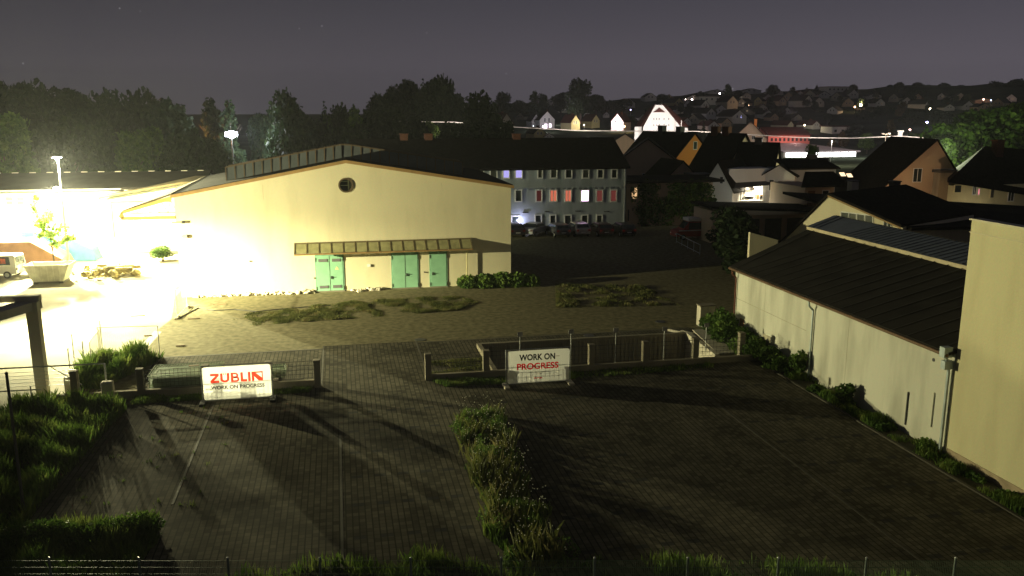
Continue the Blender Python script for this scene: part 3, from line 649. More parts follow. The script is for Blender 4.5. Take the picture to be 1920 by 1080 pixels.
# ================================================================== CARS
def car(name, label, loc, rotz, L_=4.3, W_=1.75, H_=1.45, col=(.02, .02, .02), kind='hatch', group=None, glass=M_glass, tail=.03):
    t = thing(name, label, 'car' if kind != 'van' else 'van', (0, 0, 0), group); hl = L_ / 2; hw = W_ / 2
    # profile along length (y: + is front) : (y, z)
    if kind == 'van': P_ = [(-hl, .35), (-hl, 1.0), (-hl + .05, H_ - .06), (-hl + .25, H_), (hl - 1.55, H_), (hl - .85, 1.12), (hl - .1, .95), (hl, .6), (hl, .35)]
    elif kind == 'sedan': P_ = [(-hl, .35), (-hl + .02, .85), (-hl + .1, .95), (-hl + .75, .98), (-hl + 1.35, H_ - .03), (-hl + 1.8, H_), (.35, H_ - .02), (1.05, .98), (hl - .25, .82), (hl, .62), (hl, .35)]
    else: P_ = [(-hl, .35), (-hl + .0, .85), (-hl + .12, 1.0), (-hl + .45, H_ - .08), (-hl + .9, H_), (.3, H_ - .01), (1.05, 1.0), (hl - .25, .84), (hl, .62), (hl, .35)]
    mb = MB(); n = len(P_); secs = []
    for s in (-1, 1):
        vs = []
        for (y, z) in P_:
            ins = .0 if z < 1.02 else .16 * (z - 1.0) / (H_ - 1.0); vs.append((s * (hw - ins - (.06 if z <= .36 else 0)), y, z))
        secs.append(vs)
    k = n; V = secs[0] + secs[1]; F = [tuple(range(n)), tuple(range(2 * n - 1, n - 1, -1))] + [(i, n + i, n + (i + 1) % n, (i + 1) % n) for i in range(n)]
    mb.add(V, F); cm = mat('car_paint_%.2f_%.2f_%.2f' % col, col, .3, .03, 2, spec=.5); mb.build('body', cm, t, bevel=.05)
    # glass: side and end windows proud by 6 mm
    gl_ = MB(); zb, zt = 1.03 if kind != 'van' else 1.15, H_ - .12
    tops = [p for p in P_ if p[1] > 1.02]
    yb, yf = tops[0][0], tops[-1][0]
    for s in (-1, 1):
        i0, i1 = .16 * (zb - 1.0) / (H_ - 1.0), .16 * (zt - 1.0) / (H_ - 1.0); e_ = .012
        ya, yc = (-hl + .55, .75) if kind != 'van' else (-hl + .5, hl - 1.5)
        gl_.add([(s * (hw - i0 + e_), ya - .1, zb), (s * (hw - i0 + e_), yc + .1, zb), (s * (hw - i1 + e_), yc - .4 if kind != 'van' else yc, zt), (s * (hw - i1 + e_), ya + .3 if kind != 'van' else ya, zt)], [(0, 1, 2, 3)])
    gl_.build('side_windows', glass, t)
    for i in range(n - 1):
        ge = MB()
        (y0, z0), (y1, z1) = P_[i], P_[i + 1]
        if abs(z1 - z0) > .25 and max(z0, z1) > 1.1:
            d_ = Vector((0, y1 - y0, z1 - z0)); nn = Vector((0, -(z1 - z0), (y1 - y0))).normalized()
            if (y0 < 0) == (nn.y > 0): nn = -nn
            a = Vector((0, y0, z0)).lerp(Vector((0, y1, z1)), .1 if min(z0, z1) > .97 else .35) + nn * .015; c = Vector((0, y0, z0)).lerp(Vector((0, y1, z1)), .88) + nn * .015
            ge.add([(-hw + .18, a.y, a.z), (hw - .18, a.y, a.z), (hw - .24, c.y, c.z), (-hw + .24, c.y, c.z)], [(0, 1, 2, 3)]); ge.build('windscreen' if y0 > 0 else 'rear_window', glass, t)
    for s in (-1, 1):
        for y in (-hl + .75, hl - .8):
            wh_ = MB().tube((s * (hw - .2), y, .31), (s * (hw + .01), y, .31), .31, n=14).build('wheel', M_rubber, t)
            MB().tube((s * (hw - .02), y, .31), (s * (hw + .025), y, .31), .18, n=10).build('rim', M_steel, wh_)
        MB().box(s * (hw - .34), s * (hw - .06), -hl - .012, -hl + .06, .68, .86).build('tail_light', emat('tail_red', (1, .04, .03), tail), t)
        MB().box(s * (hw - .4), s * (hw - .1), hl - .12, hl + .012, .58, .70).build('headlight', M_white, t)
    MB().box(-.26, .26, -hl - .015, -hl + .0, .5, .61).build('number_plate', M_white, t)
    t.location = loc; t.rotation_euler.z = rotz; ORG[t.name] = Vector(loc)
    return t
GC = 'cars parked in front of the apartment block'
car('parked_car', 'dark car half hidden behind the right corner of the cream hall', G(962, 441), R(4), col=(.03, .03, .04), group=GC)
car('parked_car', 'silver saloon reflecting the violet lamp, parked nose to the block', G(1003, 440), R(-40), 4.4, col=(.45, .45, .46), kind='sedan', group=GC)
car('parked_car', 'dark hatchback parked between the silver saloon and the red topped car', G(1045, 441), R(5), col=(.10, .10, .11), group=GC)
car('parked_car', 'grey compact car with a red glow on its roof', G(1083, 440), R(3), 4.1, 1.75, 1.52, col=(.38, .34, .33), group=GC)
car('parked_car', 'dark red estate car, fifth of the row, with a tiny rear light', G(1125, 440), R(3), col=(.06, .02, .02), group=GC, tail=.6)
car('parked_car', 'black car at the right end of the row beside the ivy building', G(1166, 440), R(4), col=(.02, .02, .02), group=GC, tail=.5)
# red van by the ivy building
rv = car('red_van', 'dark red van with white raised roof parked before the ivy building', G(1303, 447), R(90), 5.2, 1.95, 2.0, col=(.30, .02, .015), kind='van')
b = Vector(G(1303, 447)); ORGv = ORG[rv.name]
q = MB().box(-.85, .85, -2.5, 1.2, 2.02, 2.35).build('raised_roof', M_white, None, bevel=.06); q.parent = rv
q = MB().box(-.995, -.98, -2.5, 2.3, 1.0, 1.08).box(.98, .995, -2.5, 2.3, 1.0, 1.08).build('stripe', M_white, None); q.parent = rv
# white van left
vn = car('white_van', 'white van at the left picture edge with red and orange rear window stickers', (-29.0, 78.9, 0), R(82), 4.4, 1.85, 1.95, col=(.78, .76, .72), kind='van', tail=.5)
q = MB().box(-.955, -.94, -1.45, -1.05, 1.3, 1.7).build('sticker', mat('orange_red', (.75, .13, .04))); q.parent = vn

# skip container
sk = thing('skip_container', 'white slanted skip container on the bright yard beside the van', 'skip', (-23.2, 75.4, 0))
def skip(x0, x1, y0, y1, h, t, m, tw=.55):
    s_ = MB(); bt = [(x0 + tw, y0 + .1, .18), (x1 - tw, y0 + .1, .18), (x1 - tw, y1 - .1, .18), (x0 + tw, y1 - .1, .18)]; tp = [(x0, y0, h), (x1, y0, h), (x1, y1, h), (x0, y1, h)]
    ti = [(x0 + .07, y0 + .07, h), (x1 - .07, y0 + .07, h), (x1 - .07, y1 - .07, h), (x0 + .07, y1 - .07, h)]; bi = [(x0 + tw, y0 + .17, .26), (x1 - tw, y0 + .17, .26), (x1 - tw, y1 - .17, .26), (x0 + tw, y1 - .17, .26)]
    F = [(3, 2, 1, 0)] + [(i, (i + 1) % 4, 4 + (i + 1) % 4, 4 + i) for i in range(4)] + [(4 + i, 4 + (i + 1) % 4, 8 + (i + 1) % 4, 8 + i) for i in range(4)] + [(8 + i, 8 + (i + 1) % 4, 12 + (i + 1) % 4, 12 + i) for i in range(4)] + [(12, 13, 14, 15)]
    s_.add(bt + tp + ti + bi, F); s_.build('body', m, t)
    r_ = MB(); r_.box(x0 - .05, x1 + .05, y0 - .06, y0 - .001, h - .1, h + .02)
    for i in range(5): x = x0 + tw + (x1 - x0 - 2 * tw) * (i + .5) / 5; r_.prism([(x - .05, y0 + .04, .2), (x + .05, y0 + .04, .2), (x + .05, y0 - .06, h - .1), (x - .05, y0 - .06, h - .1)], (0, .05, 0))
    r_.build('ribs', m, t)
    MB().box(x0 + tw, x0 + tw + .3, y0 + .1, y1 - .1, 0, .18).box(x1 - tw - .3, x1 - tw, y0 + .1, y1 - .1, 0, .18).build('skids', M_dark, t)
skip(-25.3, -21.9, 74.6, 76.6, 1.55, sk, mat('skip_white', (.62, .62, .52), .6, .15, 2))
tp_ = thing('covered_stack', 'brown and teal tarpaulin draped over a stack behind the van', 'covered stack', (-27, 83, 0))
MB().prism([(-31, 82, 0), (-31, 82, 1.9), (-29.9, 82, 2.5), (-27, 82, 2.5), (-24.6, 82, .9), (-24.2, 82, 0)], (0, 2.8, 0)).build('brown_sheet', mat('brown_tarp', (.30, .16, .10), .7, .2, 1), tp_, bevel=.08)
MB().prism([(-29, 85.5, 0), (-28.8, 85.5, 2.9), (-26, 85.5, 3.0), (-23, 85.5, 1.2), (-22.6, 85.5, 0)], (0, 2.4, 0)).build('teal_sheet', mat('teal_tarp', (.10, .42, .36), .6, .2, 1), tp_, bevel=.08)
rg = random.Random(12)
hp = MB()
for i in range(60): hp.stone((rg.gauss(-19.6, 1.0), rg.gauss(77.5, .8), rg.uniform(0, .6)), rg.uniform(.12, .35), rg)
for i in range(14): x, y = rg.gauss(-19.6, 1), rg.gauss(77.5, .7); hp.box(x, x + rg.uniform(.5, 1.4), y, y + .12, rg.uniform(.1, .7), rg.uniform(.75, .85))
tag(hp.build('debris_heap', mat('debris', (.30, .26, .13), .9, .4, 4)), 'heap of planks and rubble to the right of the skip', 'debris heap', kind='stuff')
yt_ = thing('young_tree', 'young sparse leafy tree floodlit between the skip and the white hall', 'tree', (-24.6, 80.2, 0))
k = MB(); k.tube((-24.6, 80.2, -.1), (-24.8, 80.2, 4.0), .07, .04); gy_ = random.Random(2)
yb_l = [(-24.6, 80.2, 3.4, .8, .7, .5), (-25.3, 80.2, 4.3, .6, .6, .7), (-25.7, 80.1, 5.6, .35, .35, .8), (-24.7, 80.2, 5.0, .5, .5, .6), (-23.9, 80.3, 3.9, .7, .6, .4), (-23.2, 80.2, 3.0, .6, .5, .4), (-25.5, 80.3, 3.3, .6, .5, .4), (-24.2, 80.2, 2.6, .7, .5, .35), (-25.5, 80.2, 6.6, .25, .25, .4)]
for b_ in yb_l: k.tube((-24.7, 80.2, min(b_[2] - .5, 3.8)), (b_[0], b_[1], b_[2]), .03, .01, 5)
k.build('trunk', M_bark, yt_); leaves('crown', yb_l, 620, .15, leafmat('young_leaves', (.16, .24, .04), (.22, .32, .06), (.34, .42, .12)), 71, yt_, shell=.1)
t = tree('green', (-16.5, 84.5, 0), 1.3, 'small shrub on the bright yard below the white wing', w=2.6, cat='shrub')

# ================================================================== RIGHT SIDE BUILDINGS
WX = 24.1
lbd = thing('long_shed', 'long low white rendered shed with dark felt roof along the right verge', 'shed', (WX, 40, 0))
Y0, Y1 = 28.85, 48.5
MB().prism([(WX, Y0, -.3), (WX, Y0, 4.35), (30.8, Y0, 6.08), (33.2, Y0, 6.7), (42, Y0, 4.3), (42, Y0, -.3)], (0, Y1 - Y0, 0)).build('wall', M_oldwhite, lbd)
MB().prism([(WX - .3, Y0 + .01, 4.30), (30.8, Y0 + .01, 6.1), (30.8, Y0 + .01, 6.22), (WX - .3, Y0 + .01, 4.42)], (0, Y1 - Y0 + .35, 0)).prism([(33.22, Y0 + .01, 6.8), (42.4, Y0 + .01, 4.3), (42.4, Y0 + .01, 4.42), (33.22, Y0 + .01, 6.93)], (0, Y1 - Y0 + .35, 0)).build('roof', M_felt, lbd)
fl2 = MB()
for i in range(19): y = Y0 + .6 + i * 1.03; fl2.prism([(WX - .3, y, 4.425), (30.5, y, 6.2), (30.5, y, 6.212), (WX - .3, y, 4.437)], (0, .09, 0))
fl2.build('felt_laps', mat('felt_lap', (.029, .0265, .022), .8, .2, 2), lbd)
mr = MB(); mr.prism([(30.6, Y0 + .01, 6.28), (33.2, Y0 + .01, 6.82), (33.2, Y0 + .01, 6.9), (30.6, Y0 + .01, 6.36)], (0, Y1 - Y0 + .5, 0))
for i in range(38): y = Y0 + .3 + i * .52; mr.prism([(30.62, y, 6.365), (33.2, y, 6.905), (33.2, y, 6.94), (30.62, y, 6.40)], (0, .04, 0))
mr.build('metal_roof', M_metalroof, lbd)
MB().box(30.52, 30.595, Y0 + .01, Y1 + .45, 6.16, 6.36).build('fascia', mat('pale_fascia', (.45, .38, .25), .6), lbd)
MB().tube((WX - .38, Y0 + .02, 4.30), (WX - .38, Y1 + .3, 4.30), .075).build('gutter', mat('copper_brown', (.16, .10, .06), .5, metal=.3), lbd)
M_zinc = mat('zinc_pipe', (.36, .42, .42), .45, .15, 3, metal=.3)
for y in (39.3, 48.2):
    MB().path([(WX - .38, y, 4.25), (WX - .36, y, 4.0), (WX - .1, y, 3.75), (WX - .1, y, .1)], .055).build('downpipe', M_zinc if y < 45 else mat('brown_pipe', (.15, .06, .04)), lbd)
MB().path([(WX - .38, 29.0, 4.3), (WX - .2, 29.0, 3.9), (WX - .14, 29.0, 3.6), (WX - .14, 29.0, .1)], .07).box(WX - .5, WX - .12, 28.9, 29.2, 4.2, 4.62).box(WX - .42, WX - .06, 28.9, 29.15, 3.7, 4.05).build('downpipe', M_zinc, lbd)
for y, z0, z1 in ((31.4, .4, 1.9), (29.8, .9, 2.4)): MB().box(WX - .06, WX - .003, y, y + .06, z0, z1).build('iron_rail', M_dark if y > 30 else M_oldwhite, lbd)
MB().tube((WX - .02, 30.1, 3.75), (WX + .02, 30.1, 3.75), .08).build('vent_hole', M_dark, lbd)
# crack / seams and old openings
sm = MB()
for y in (44.6, 36.2): sm.box(WX - .004, WX - .001, y, y + .03, .2, 4.2)
sm.box(WX - .004, WX - .001, 40, 48.3, 2.45, 2.48); sm.build('seams', mat('seam', (.33, .31, .23)), lbd)
MB().box(WX - .05, WX - .002, 43.6, 44.5, .1, 1.15).build('plaster_patch', mat('patch_grey', (.36, .33, .24), .95, .2, 3), lbd)
MB().box(WX - .05, WX - .002, 47.0, 47.5, .6, 1.35).build('brick_patch', mat('bare_brick', (.38, .22, .13), .95, .3, 9), lbd)

for ob in lbd.children_recursive:      # the far gable of the shed runs askew
    for v in ob.data.vertices:
        if v.co.y + 40 > Y1 - .7 and 'downpipe' not in ob.name: v.co.y += (v.co.x) * .40
cbd = thing('cream_building', 'tall plain cream building with sloping parapet at the right edge', 'building', (WX, 28, 0))
MB().prism([(WX + .001, 28.8, -.3), (WX + .001, 28.8, 9.78), (WX + .001, 5, 9.78), (WX + .001, 5, -.3)], (.3, 0, 0)).box(WX + .302, 44, 28.5, 28.8, -.3, 9.4).box(43.7, 44, 5, 28.49, -.3, 9.3).box(WX + .302, 43.69, 5, 5.3, -.3, 9.3).build('wall', M_creamR, cbd)
cr = MB(); cr.box(WX + .32, 44, 5.3, 28.78, 9.25, 9.4)
for i in range(60): cr.box(WX + .36 + i * .33, WX + .42 + i * .33, 5.4, 28.4, 9.401, 9.44)
cr.build('roof', M_metalroof, cbd)
MB().box(WX - .06, WX + .42, 5, 28.88, 9.785, 9.85).box(WX - .03, WX - .001, 5, 28.85, 9.3, 9.33).build('parapet_cap', mat('cap', (.5, .45, .3), .5), cbd)
MB().box(WX - .03, WX - .001, 5, 28.75, -.3, .38).build('plinth', mat('plinth', (.33, .26, .17), .9, .2, 2), cbd)

# ================================================================== LOW WALLS, POSTS, FENCES IN THE MIDDLE
def wall_y(name, label, x0, x1, y, z, th=.25, m=M_conc):
    return tag(MB().box(x0, x1, y, y + th, -.3, z).build(name, m, bevel=.02), label, 'wall')
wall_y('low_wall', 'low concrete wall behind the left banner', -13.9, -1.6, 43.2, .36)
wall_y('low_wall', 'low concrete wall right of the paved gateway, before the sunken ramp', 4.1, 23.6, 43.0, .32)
# retaining walls of the ramp pit
pit = thing('loading_pit', 'sunken loading ramp with ribbed concrete retaining wall behind the right banner', 'ramp', (14, 46, -1.4))
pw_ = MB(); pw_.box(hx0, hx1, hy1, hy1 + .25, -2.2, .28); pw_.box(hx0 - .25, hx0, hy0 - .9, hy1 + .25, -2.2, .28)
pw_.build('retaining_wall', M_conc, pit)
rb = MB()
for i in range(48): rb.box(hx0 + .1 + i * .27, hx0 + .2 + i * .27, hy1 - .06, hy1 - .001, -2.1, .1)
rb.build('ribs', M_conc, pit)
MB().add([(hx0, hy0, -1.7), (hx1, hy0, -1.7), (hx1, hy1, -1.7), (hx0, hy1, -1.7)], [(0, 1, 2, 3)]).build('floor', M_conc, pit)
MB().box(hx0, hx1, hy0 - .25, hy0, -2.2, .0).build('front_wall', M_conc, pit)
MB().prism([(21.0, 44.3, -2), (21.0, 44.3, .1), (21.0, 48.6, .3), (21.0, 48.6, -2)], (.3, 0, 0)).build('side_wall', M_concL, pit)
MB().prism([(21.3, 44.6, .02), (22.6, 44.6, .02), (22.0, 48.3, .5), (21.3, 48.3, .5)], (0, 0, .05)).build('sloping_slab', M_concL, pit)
for i in range(3): tag(MB().prism([(20.3 + i * .65, 49.9 - i * .5, .1), (20.45 + i * .65, 49.9 - i * .5, .1), (22.0 + i * .45, 47.4 - i * .3, .1), (21.85 + i * .45, 47.4 - i * .3, .1)], (0, 0, .14)).build('concrete_kerb', M_concL), '%s of three loose kerb stones beside the ramp near the grey cabinet' % ordn(i), 'kerb stone', 'loose kerb stones by the ramp')
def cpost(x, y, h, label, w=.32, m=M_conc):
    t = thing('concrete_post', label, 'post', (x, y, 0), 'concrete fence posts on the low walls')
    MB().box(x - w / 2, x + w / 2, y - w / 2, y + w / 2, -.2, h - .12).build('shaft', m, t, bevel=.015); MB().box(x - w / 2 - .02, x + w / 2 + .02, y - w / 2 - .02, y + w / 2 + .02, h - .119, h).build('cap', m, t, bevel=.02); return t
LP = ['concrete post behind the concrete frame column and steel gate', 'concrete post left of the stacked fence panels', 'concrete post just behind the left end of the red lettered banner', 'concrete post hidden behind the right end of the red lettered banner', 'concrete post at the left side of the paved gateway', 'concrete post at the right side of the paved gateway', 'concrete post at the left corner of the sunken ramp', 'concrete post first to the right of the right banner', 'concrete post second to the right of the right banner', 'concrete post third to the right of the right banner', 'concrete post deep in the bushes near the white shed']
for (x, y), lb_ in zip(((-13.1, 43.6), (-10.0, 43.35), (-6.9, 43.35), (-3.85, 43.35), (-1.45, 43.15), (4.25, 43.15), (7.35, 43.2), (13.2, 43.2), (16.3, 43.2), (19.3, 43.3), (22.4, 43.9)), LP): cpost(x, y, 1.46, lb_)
tag(MB().box(-11.75, -11.2, 42.9, 43.3, -.1, .98).build('bollard', M_concL, bevel=.08), 'pale rounded concrete block at the end of the grassy verge', 'concrete block')
tag(MB().box(-13.9, -13.3, 44.6, 45.1, -.1, .85).build('concrete_block', M_concL, bevel=.03), 'pale concrete block behind the steel gate rail', 'concrete block')
def wirefence(name, label, x0, x1, y, z0, z1, n=4, m=None, v=0, r=.012):
    mb = MB()
    for i in range(n): z = z0 + (z1 - z0) * i / (n - 1); mb.tube((x0, y, z), (x1, y, z), r, n=4)
    for i in range(v): x = x0 + (x1 - x0) * i / max(1, v - 1); mb.tube((x, y, z0), (x, y, z1), r * .7, n=4)
    return tag(mb.build(name, m or M_dark), label, 'fence')
M_gwire = mat('green_wire', (.05, .09, .05), .5)
wirefence('wire_fence', 'wire mesh between the posts behind the red lettered banner', -10, -1.5, 43.35, .45, 1.35, 5, v=44)
wirefence('wire_fence', 'wire mesh between the gateway post and the ramp corner post', 4.4, 7.2, 43.2, .4, 1.35, 5, v=14)
wirefence('wire_fence', 'wire mesh between the posts before the sunken ramp', 7.5, 22.3, 43.25, .4, 1.35, 5, v=70)
# thin steel posts with small plates along the ramp
for i, (px, py) in enumerate(((975, 629), (1071, 624), (1155, 621), (1246, 619), (1325, 612))):
    p = aY(px, py, 43.9 if i < 4 else 45.5); yb = p.y
    t = thing('plate_post', 'thin steel post with a small square plate, %s from the left along the ramp' % ordn(i), 'post', (p.x, yb, 0), 'thin steel posts with plates along the ramp')
    MB().tube((p.x, yb, 0 if i < 4 else 0), (p.x, yb, p.z), .028, n=6).build('post', M_steel, t); MB().box(p.x - .14, p.x + .14, yb - .03, yb - .005, p.z - .05, p.z + .2).build('plate', mat('plate_grey', (.25, .24, .23), .5), t)
wirefence('ramp_mesh', 'fine vertical mesh panels between the thin posts of the ramp', 7.6, 20.5, 44.05, .3, 1.9, 3, v=130, r=.006)

# banners
def text_obj(name, s, size, x, z, y, m, parent, w=None, bold=.0, ang=0):
    cu = bpy.data.curves.new(name, 'FONT'); cu.body = s; cu.size = size; cu.offset = bold; cu.space_character = 1.0 + bold * 2
    o = bpy.data.objects.new(name, cu); C.objects.link(o); bpy.context.view_layer.update()
    me = bpy.data.meshes.new_from_object(o); bpy.data.objects.remove(o)
    xs = [v.co.x for v in me.vertices]; zs = [v.co.y for v in me.vertices]
    sx_ = (w / (max(xs) - min(xs))) if w else 1; hz = size / (max(zs) - min(zs)); x_m = min(xs); z_m = min(zs)
    for v in me.vertices: v.co = Vector((x + (v.co.x - x_m) * sx_, y - v.co.z, z + (v.co.y - z_m) * hz)) - ORG[parent.name]
    me.materials.clear(); me.materials.append(m); o = bpy.data.objects.new(name, me); C.objects.link(o); o.parent = parent; ORG[o.name] = ORG[parent.name]
    return o
def clothmat(name, col, tr=.6):
    m = mat(name, col, .7, .04, 1.5); n = m.node_tree.nodes; l = m.node_tree.links; b = n['Principled BSDF']
    t = n.new('ShaderNodeBsdfTranslucent'); t.inputs[0].default_value = (*col, 1); mi = n.new('ShaderNodeMixShader'); mi.inputs[0].default_value = tr
    l.new(b.outputs[0], mi.inputs[1]); l.new(t.outputs[0], mi.inputs[2]); l.new(mi.outputs[0], n['Material Output'].inputs[0]); return m
M_ban = clothmat('banner_white', (.80, .80, .78)); M_red = clothmat('print_red', (1.0, .07, .04), .97); M_blk = clothmat('print_black', (.02, .02, .02), .0); M_dred = clothmat('print_dark_red', (.75, .02, .03), .97)
def banner(x0, x1, y, z0, z1, label, feetdir=0):
    t = thing('banner_fence', label, 'banner', ((x0 + x1) / 2, y, 0)); fr = MB()
    for x in (x0 - .06, x1 + .06): fr.tube((x, y + .03, .12), (x, y + .03, z1 + .06), .025)
    for z in (.17, z1 + .06, z1 * .55): fr.tube((x0 - .06, y + .03, z), (x1 + .06, y + .03, z), .018)
    fr.build('frame', M_steel, t)
    wm = MB()
    for i in range(34): x = x0 + (x1 - x0) * i / 33; wm.tube((x, y + .045, .17), (x, y + .045, z1 + .06), .004, n=4)
    wm.build('mesh', M_steel, t)
    for x in (x0 - .06, x1 + .06): MB().box(x - .14, x + .14, y - .38, y + .42, 0, .13).build('foot', M_rubber if feetdir == 0 else M_concL, t, bevel=.03)
    c = .12; n = 5; pts = []
    for (cx, cz, a0) in ((x0 + c, z0 + c, 180), (x1 - c, z0 + c, 270), (x1 - c, z1 - c, 0), (x0 + c, z1 - c, 90)):
        for i in range(n + 1): a = R(a0 + 90 * i / n); pts.append((cx + c * math.cos(a), y - .012, cz + c * math.sin(a)))
    sh = MB().add(pts, [tuple(range(len(pts)))]).build('sheet', M_ban, t)
    return t, sh
A1, S1 = banner(-6.78, -3.60, 41.5, .22, 1.86, 'white banner with red company lettering and black small text below, left of the gateway')
# big red lettering: Z U B L I by font, U dots and slanted N as own shapes
yb = 41.5 - .017
def poly_letter(ps, name='lettering', m=M_red, parent=A1):
    mb = MB()
    for P_ in ps: mb.prism([(p[0], yb, p[1]) for p in P_], (0, .004, 0))
    return mb
zB, zT = 1.05, 1.52; hL = zT - zB; x = -6.42
mb = MB()
def add(ps):
    for P_ in ps: mb.add([(p[0], yb, p[1]) for p in P_], [tuple(range(len(P_)))])
def X(u): return x + u
s_ = .115
# Z
w_ = .40; add([[(X(0), zT - s_), (X(w_), zT - s_), (X(w_), zT), (X(0), zT)], [(X(0), zB), (X(w_), zB), (X(w_), zB + s_), (X(0), zB + s_)], [(X(0), zB + s_), (X(.16), zB + s_), (X(w_), zT - s_), (X(w_ - .16), zT - s_)]])
x += w_ + .06
# U
w_ = .42; add([[(X(0), zB + .2), (X(s_), zB + .2), (X(s_), zT), (X(0), zT)], [(X(w_ - s_), zB + .2), (X(w_), zB + .2), (X(w_), zT), (X(w_ - s_), zT)]])
for i in range(12):
    a, c = R(180 + 15 * i), R(195 + 15 * i); ro_, ri_ = w_ / 2, w_ / 2 - s_; cc = (X(w_ / 2), zB + .2)
    add([[(cc[0] + ro_ * math.cos(a), cc[1] + .95 * ro_ * math.sin(a)), (cc[0] + ro_ * math.cos(c), cc[1] + .95 * ro_ * math.sin(c)), (cc[0] + ri_ * math.cos(c), cc[1] + ri_ * math.sin(c)), (cc[0] + ri_ * math.cos(a), cc[1] + ri_ * math.sin(a))]])
add([[(X(.145), zT - .08), (X(.19), zT - .08), (X(.19), zT), (X(.145), zT)], [(X(.23), zT - .08), (X(.275), zT - .08), (X(.275), zT), (X(.23), zT)]])
x += w_ + .07
# B
w_ = .38; add([[(X(0), zB), (X(s_), zB), (X(s_), zT), (X(0), zT)]])
for (z0_, z1_, wd) in ((zB, zB + .275, .39), (zB + .2, zT, .35)):
    rc = (z1_ - z0_) / 2; cx_ = X(wd - rc)
    for i in range(8):
        a, c = R(-90 + 22.5 * i), R(-67.5 + 22.5 * i); ri_ = rc - .085
        add([[(cx_ + rc * math.cos(a), z0_ + rc + rc * math.sin(a)), (cx_ + rc * math.cos(c), z0_ + rc + rc * math.sin(c)), (cx_ + ri_ * math.cos(c), z0_ + rc + ri_ * math.sin(c)), (cx_ + ri_ * math.cos(a), z0_ + rc + ri_ * math.sin(a))]])
    add([[(X(s_), z0_), (cx_, z0_), (cx_, z0_ + .085), (X(s_), z0_ + .085)], [(X(s_), z1_ - .085), (cx_, z1_ - .085), (cx_, z1_), (X(s_), z1_)]])
x += w_ + .07
# L
w_ = .30; add([[(X(0), zB), (X(s_), zB), (X(s_), zT), (X(0), zT)], [(X(s_), zB), (X(w_), zB), (X(w_), zB + s_), (X(s_), zB + s_)]])
x += w_ + .05
add([[(X(0), zB), (X(s_), zB), (X(s_), zT), (X(0), zT)]]); x += s_ + .06
# N : closed at the top, white triangle inside
w_ = .52; add([[(X(0), zB), (X(s_), zB), (X(s_), zT), (X(0), zT)], [(X(s_), zT - .07), (X(w_), zT - .07), (X(w_), zT), (X(s_), zT)], [(X(w_ - .05), zB), (X(w_), zB), (X(w_), zT - .07), (X(w_ - .05), zT - .07)], [(X(s_), zT - .07), (X(s_), zT - .24), (X(w_ - .2), zB), (X(w_ - .05), zB)], [(X(s_), zT - .07), (X(w_ - .05), zB), (X(w_ - .05), zB + .16), (X(s_ + .07), zT - .07)]])
mb.build('red_lettering', M_red, A1)
text_obj('black_lettering', 'WORK ON PROGRESS', .19, -6.42, .72, yb, M_blk, A1, w=2.5, bold=.006)
A2, S2 = banner(8.1, 11.38, 41.1, .2, 1.92, 'white banner reading WORK ON in black over PROGRESS in red, by the ramp', 1)
yb2 = 41.1 - .017
text_obj('black_lettering', 'WORK ON', .34, 8.72, 1.38, yb2, M_blk, A2, w=1.9, bold=.014)
text_obj('red_lettering', 'PROGRESS', .34, 8.60, .90, yb2, M_dred, A2, w=2.2, bold=.012)
text_obj('red_logo', 'ZÜBLIN', .10, 9.5, .38, yb2, M_dred, A2, w=.44, bold=.006)
MB().box(9.15, 10.3, yb2, yb2 + .004, .72, .735).box(9.5, 9.95, yb2, yb2 + .004, .64, .652).box(9.5, 9.94, yb2, yb2 + .004, .33, .34).box(10.64, 10.85, yb2, yb2 + .004, 1.53, 1.56).build('fine_print', mat('print_grey', (.3, .25, .22)), A2)

# stacks of fence panels
def stack(x0, x1, y0, y1, n, dz, label, z0=.1):
    t = thing('fence_panel_stack', label, 'panel stack', ((x0 + x1) / 2, y0, 0)); mp = None
    for i in range(n):
        z = z0 + i * dz; q = MB(); a, b_ = x0 + rnd.uniform(-.06, .06), x1 + rnd.uniform(-.06, .06)
        q.tube((a, y0, z), (b_, y0, z), .02, n=5).tube((a, y1, z), (b_, y1, z), .02, n=5).tube((a, y0, z), (a, y1, z), .02, n=5).tube((b_, y0, z), (b_, y1, z), .02, n=5)
        if i >= n - 2:
            for k in range(26): xx = a + (b_ - a) * k / 25; q.tube((xx, y0, z), (xx, y1, z), .007, n=4)
            for k in range(5): yy = y0 + (y1 - y0) * k / 4; q.tube((a, yy, z + .01), (b_, yy, z + .01), .007, n=4)
        else: q.box(a + .05, b_ - .05, y0 + .05, y1 - .05, z - .004, z + .004)
        q.build('fence_panel', mat('green_steel', (.20, .27, .19), .4, .2, 3, metal=.3), t)
    MB().box(x0 + .4, x0 + .6, y0, y1, 0, .08).box(x1 - .6, x1 - .4, y0, y1, 0, .08).build('timber_beam', mat('timber', (.18, .13, .07)), t)
stack(-9.75, -6.4, 44.0, 46.0, 11, .072, 'stack of green steel fence panels behind the left banner')
stack(-5.9, -3.1, 44.4, 45.3, 6, .09, 'smaller stack of panels beside the right edge of the left banner', .25)
tag(MB().box(-7.9, -7.4, 44.5, 44.7, 1.07, 1.11).build('wood_offcut', mat('timber', (.18, .13, .07))), 'pale wood offcut lying on the green panel stack', 'wood piece')
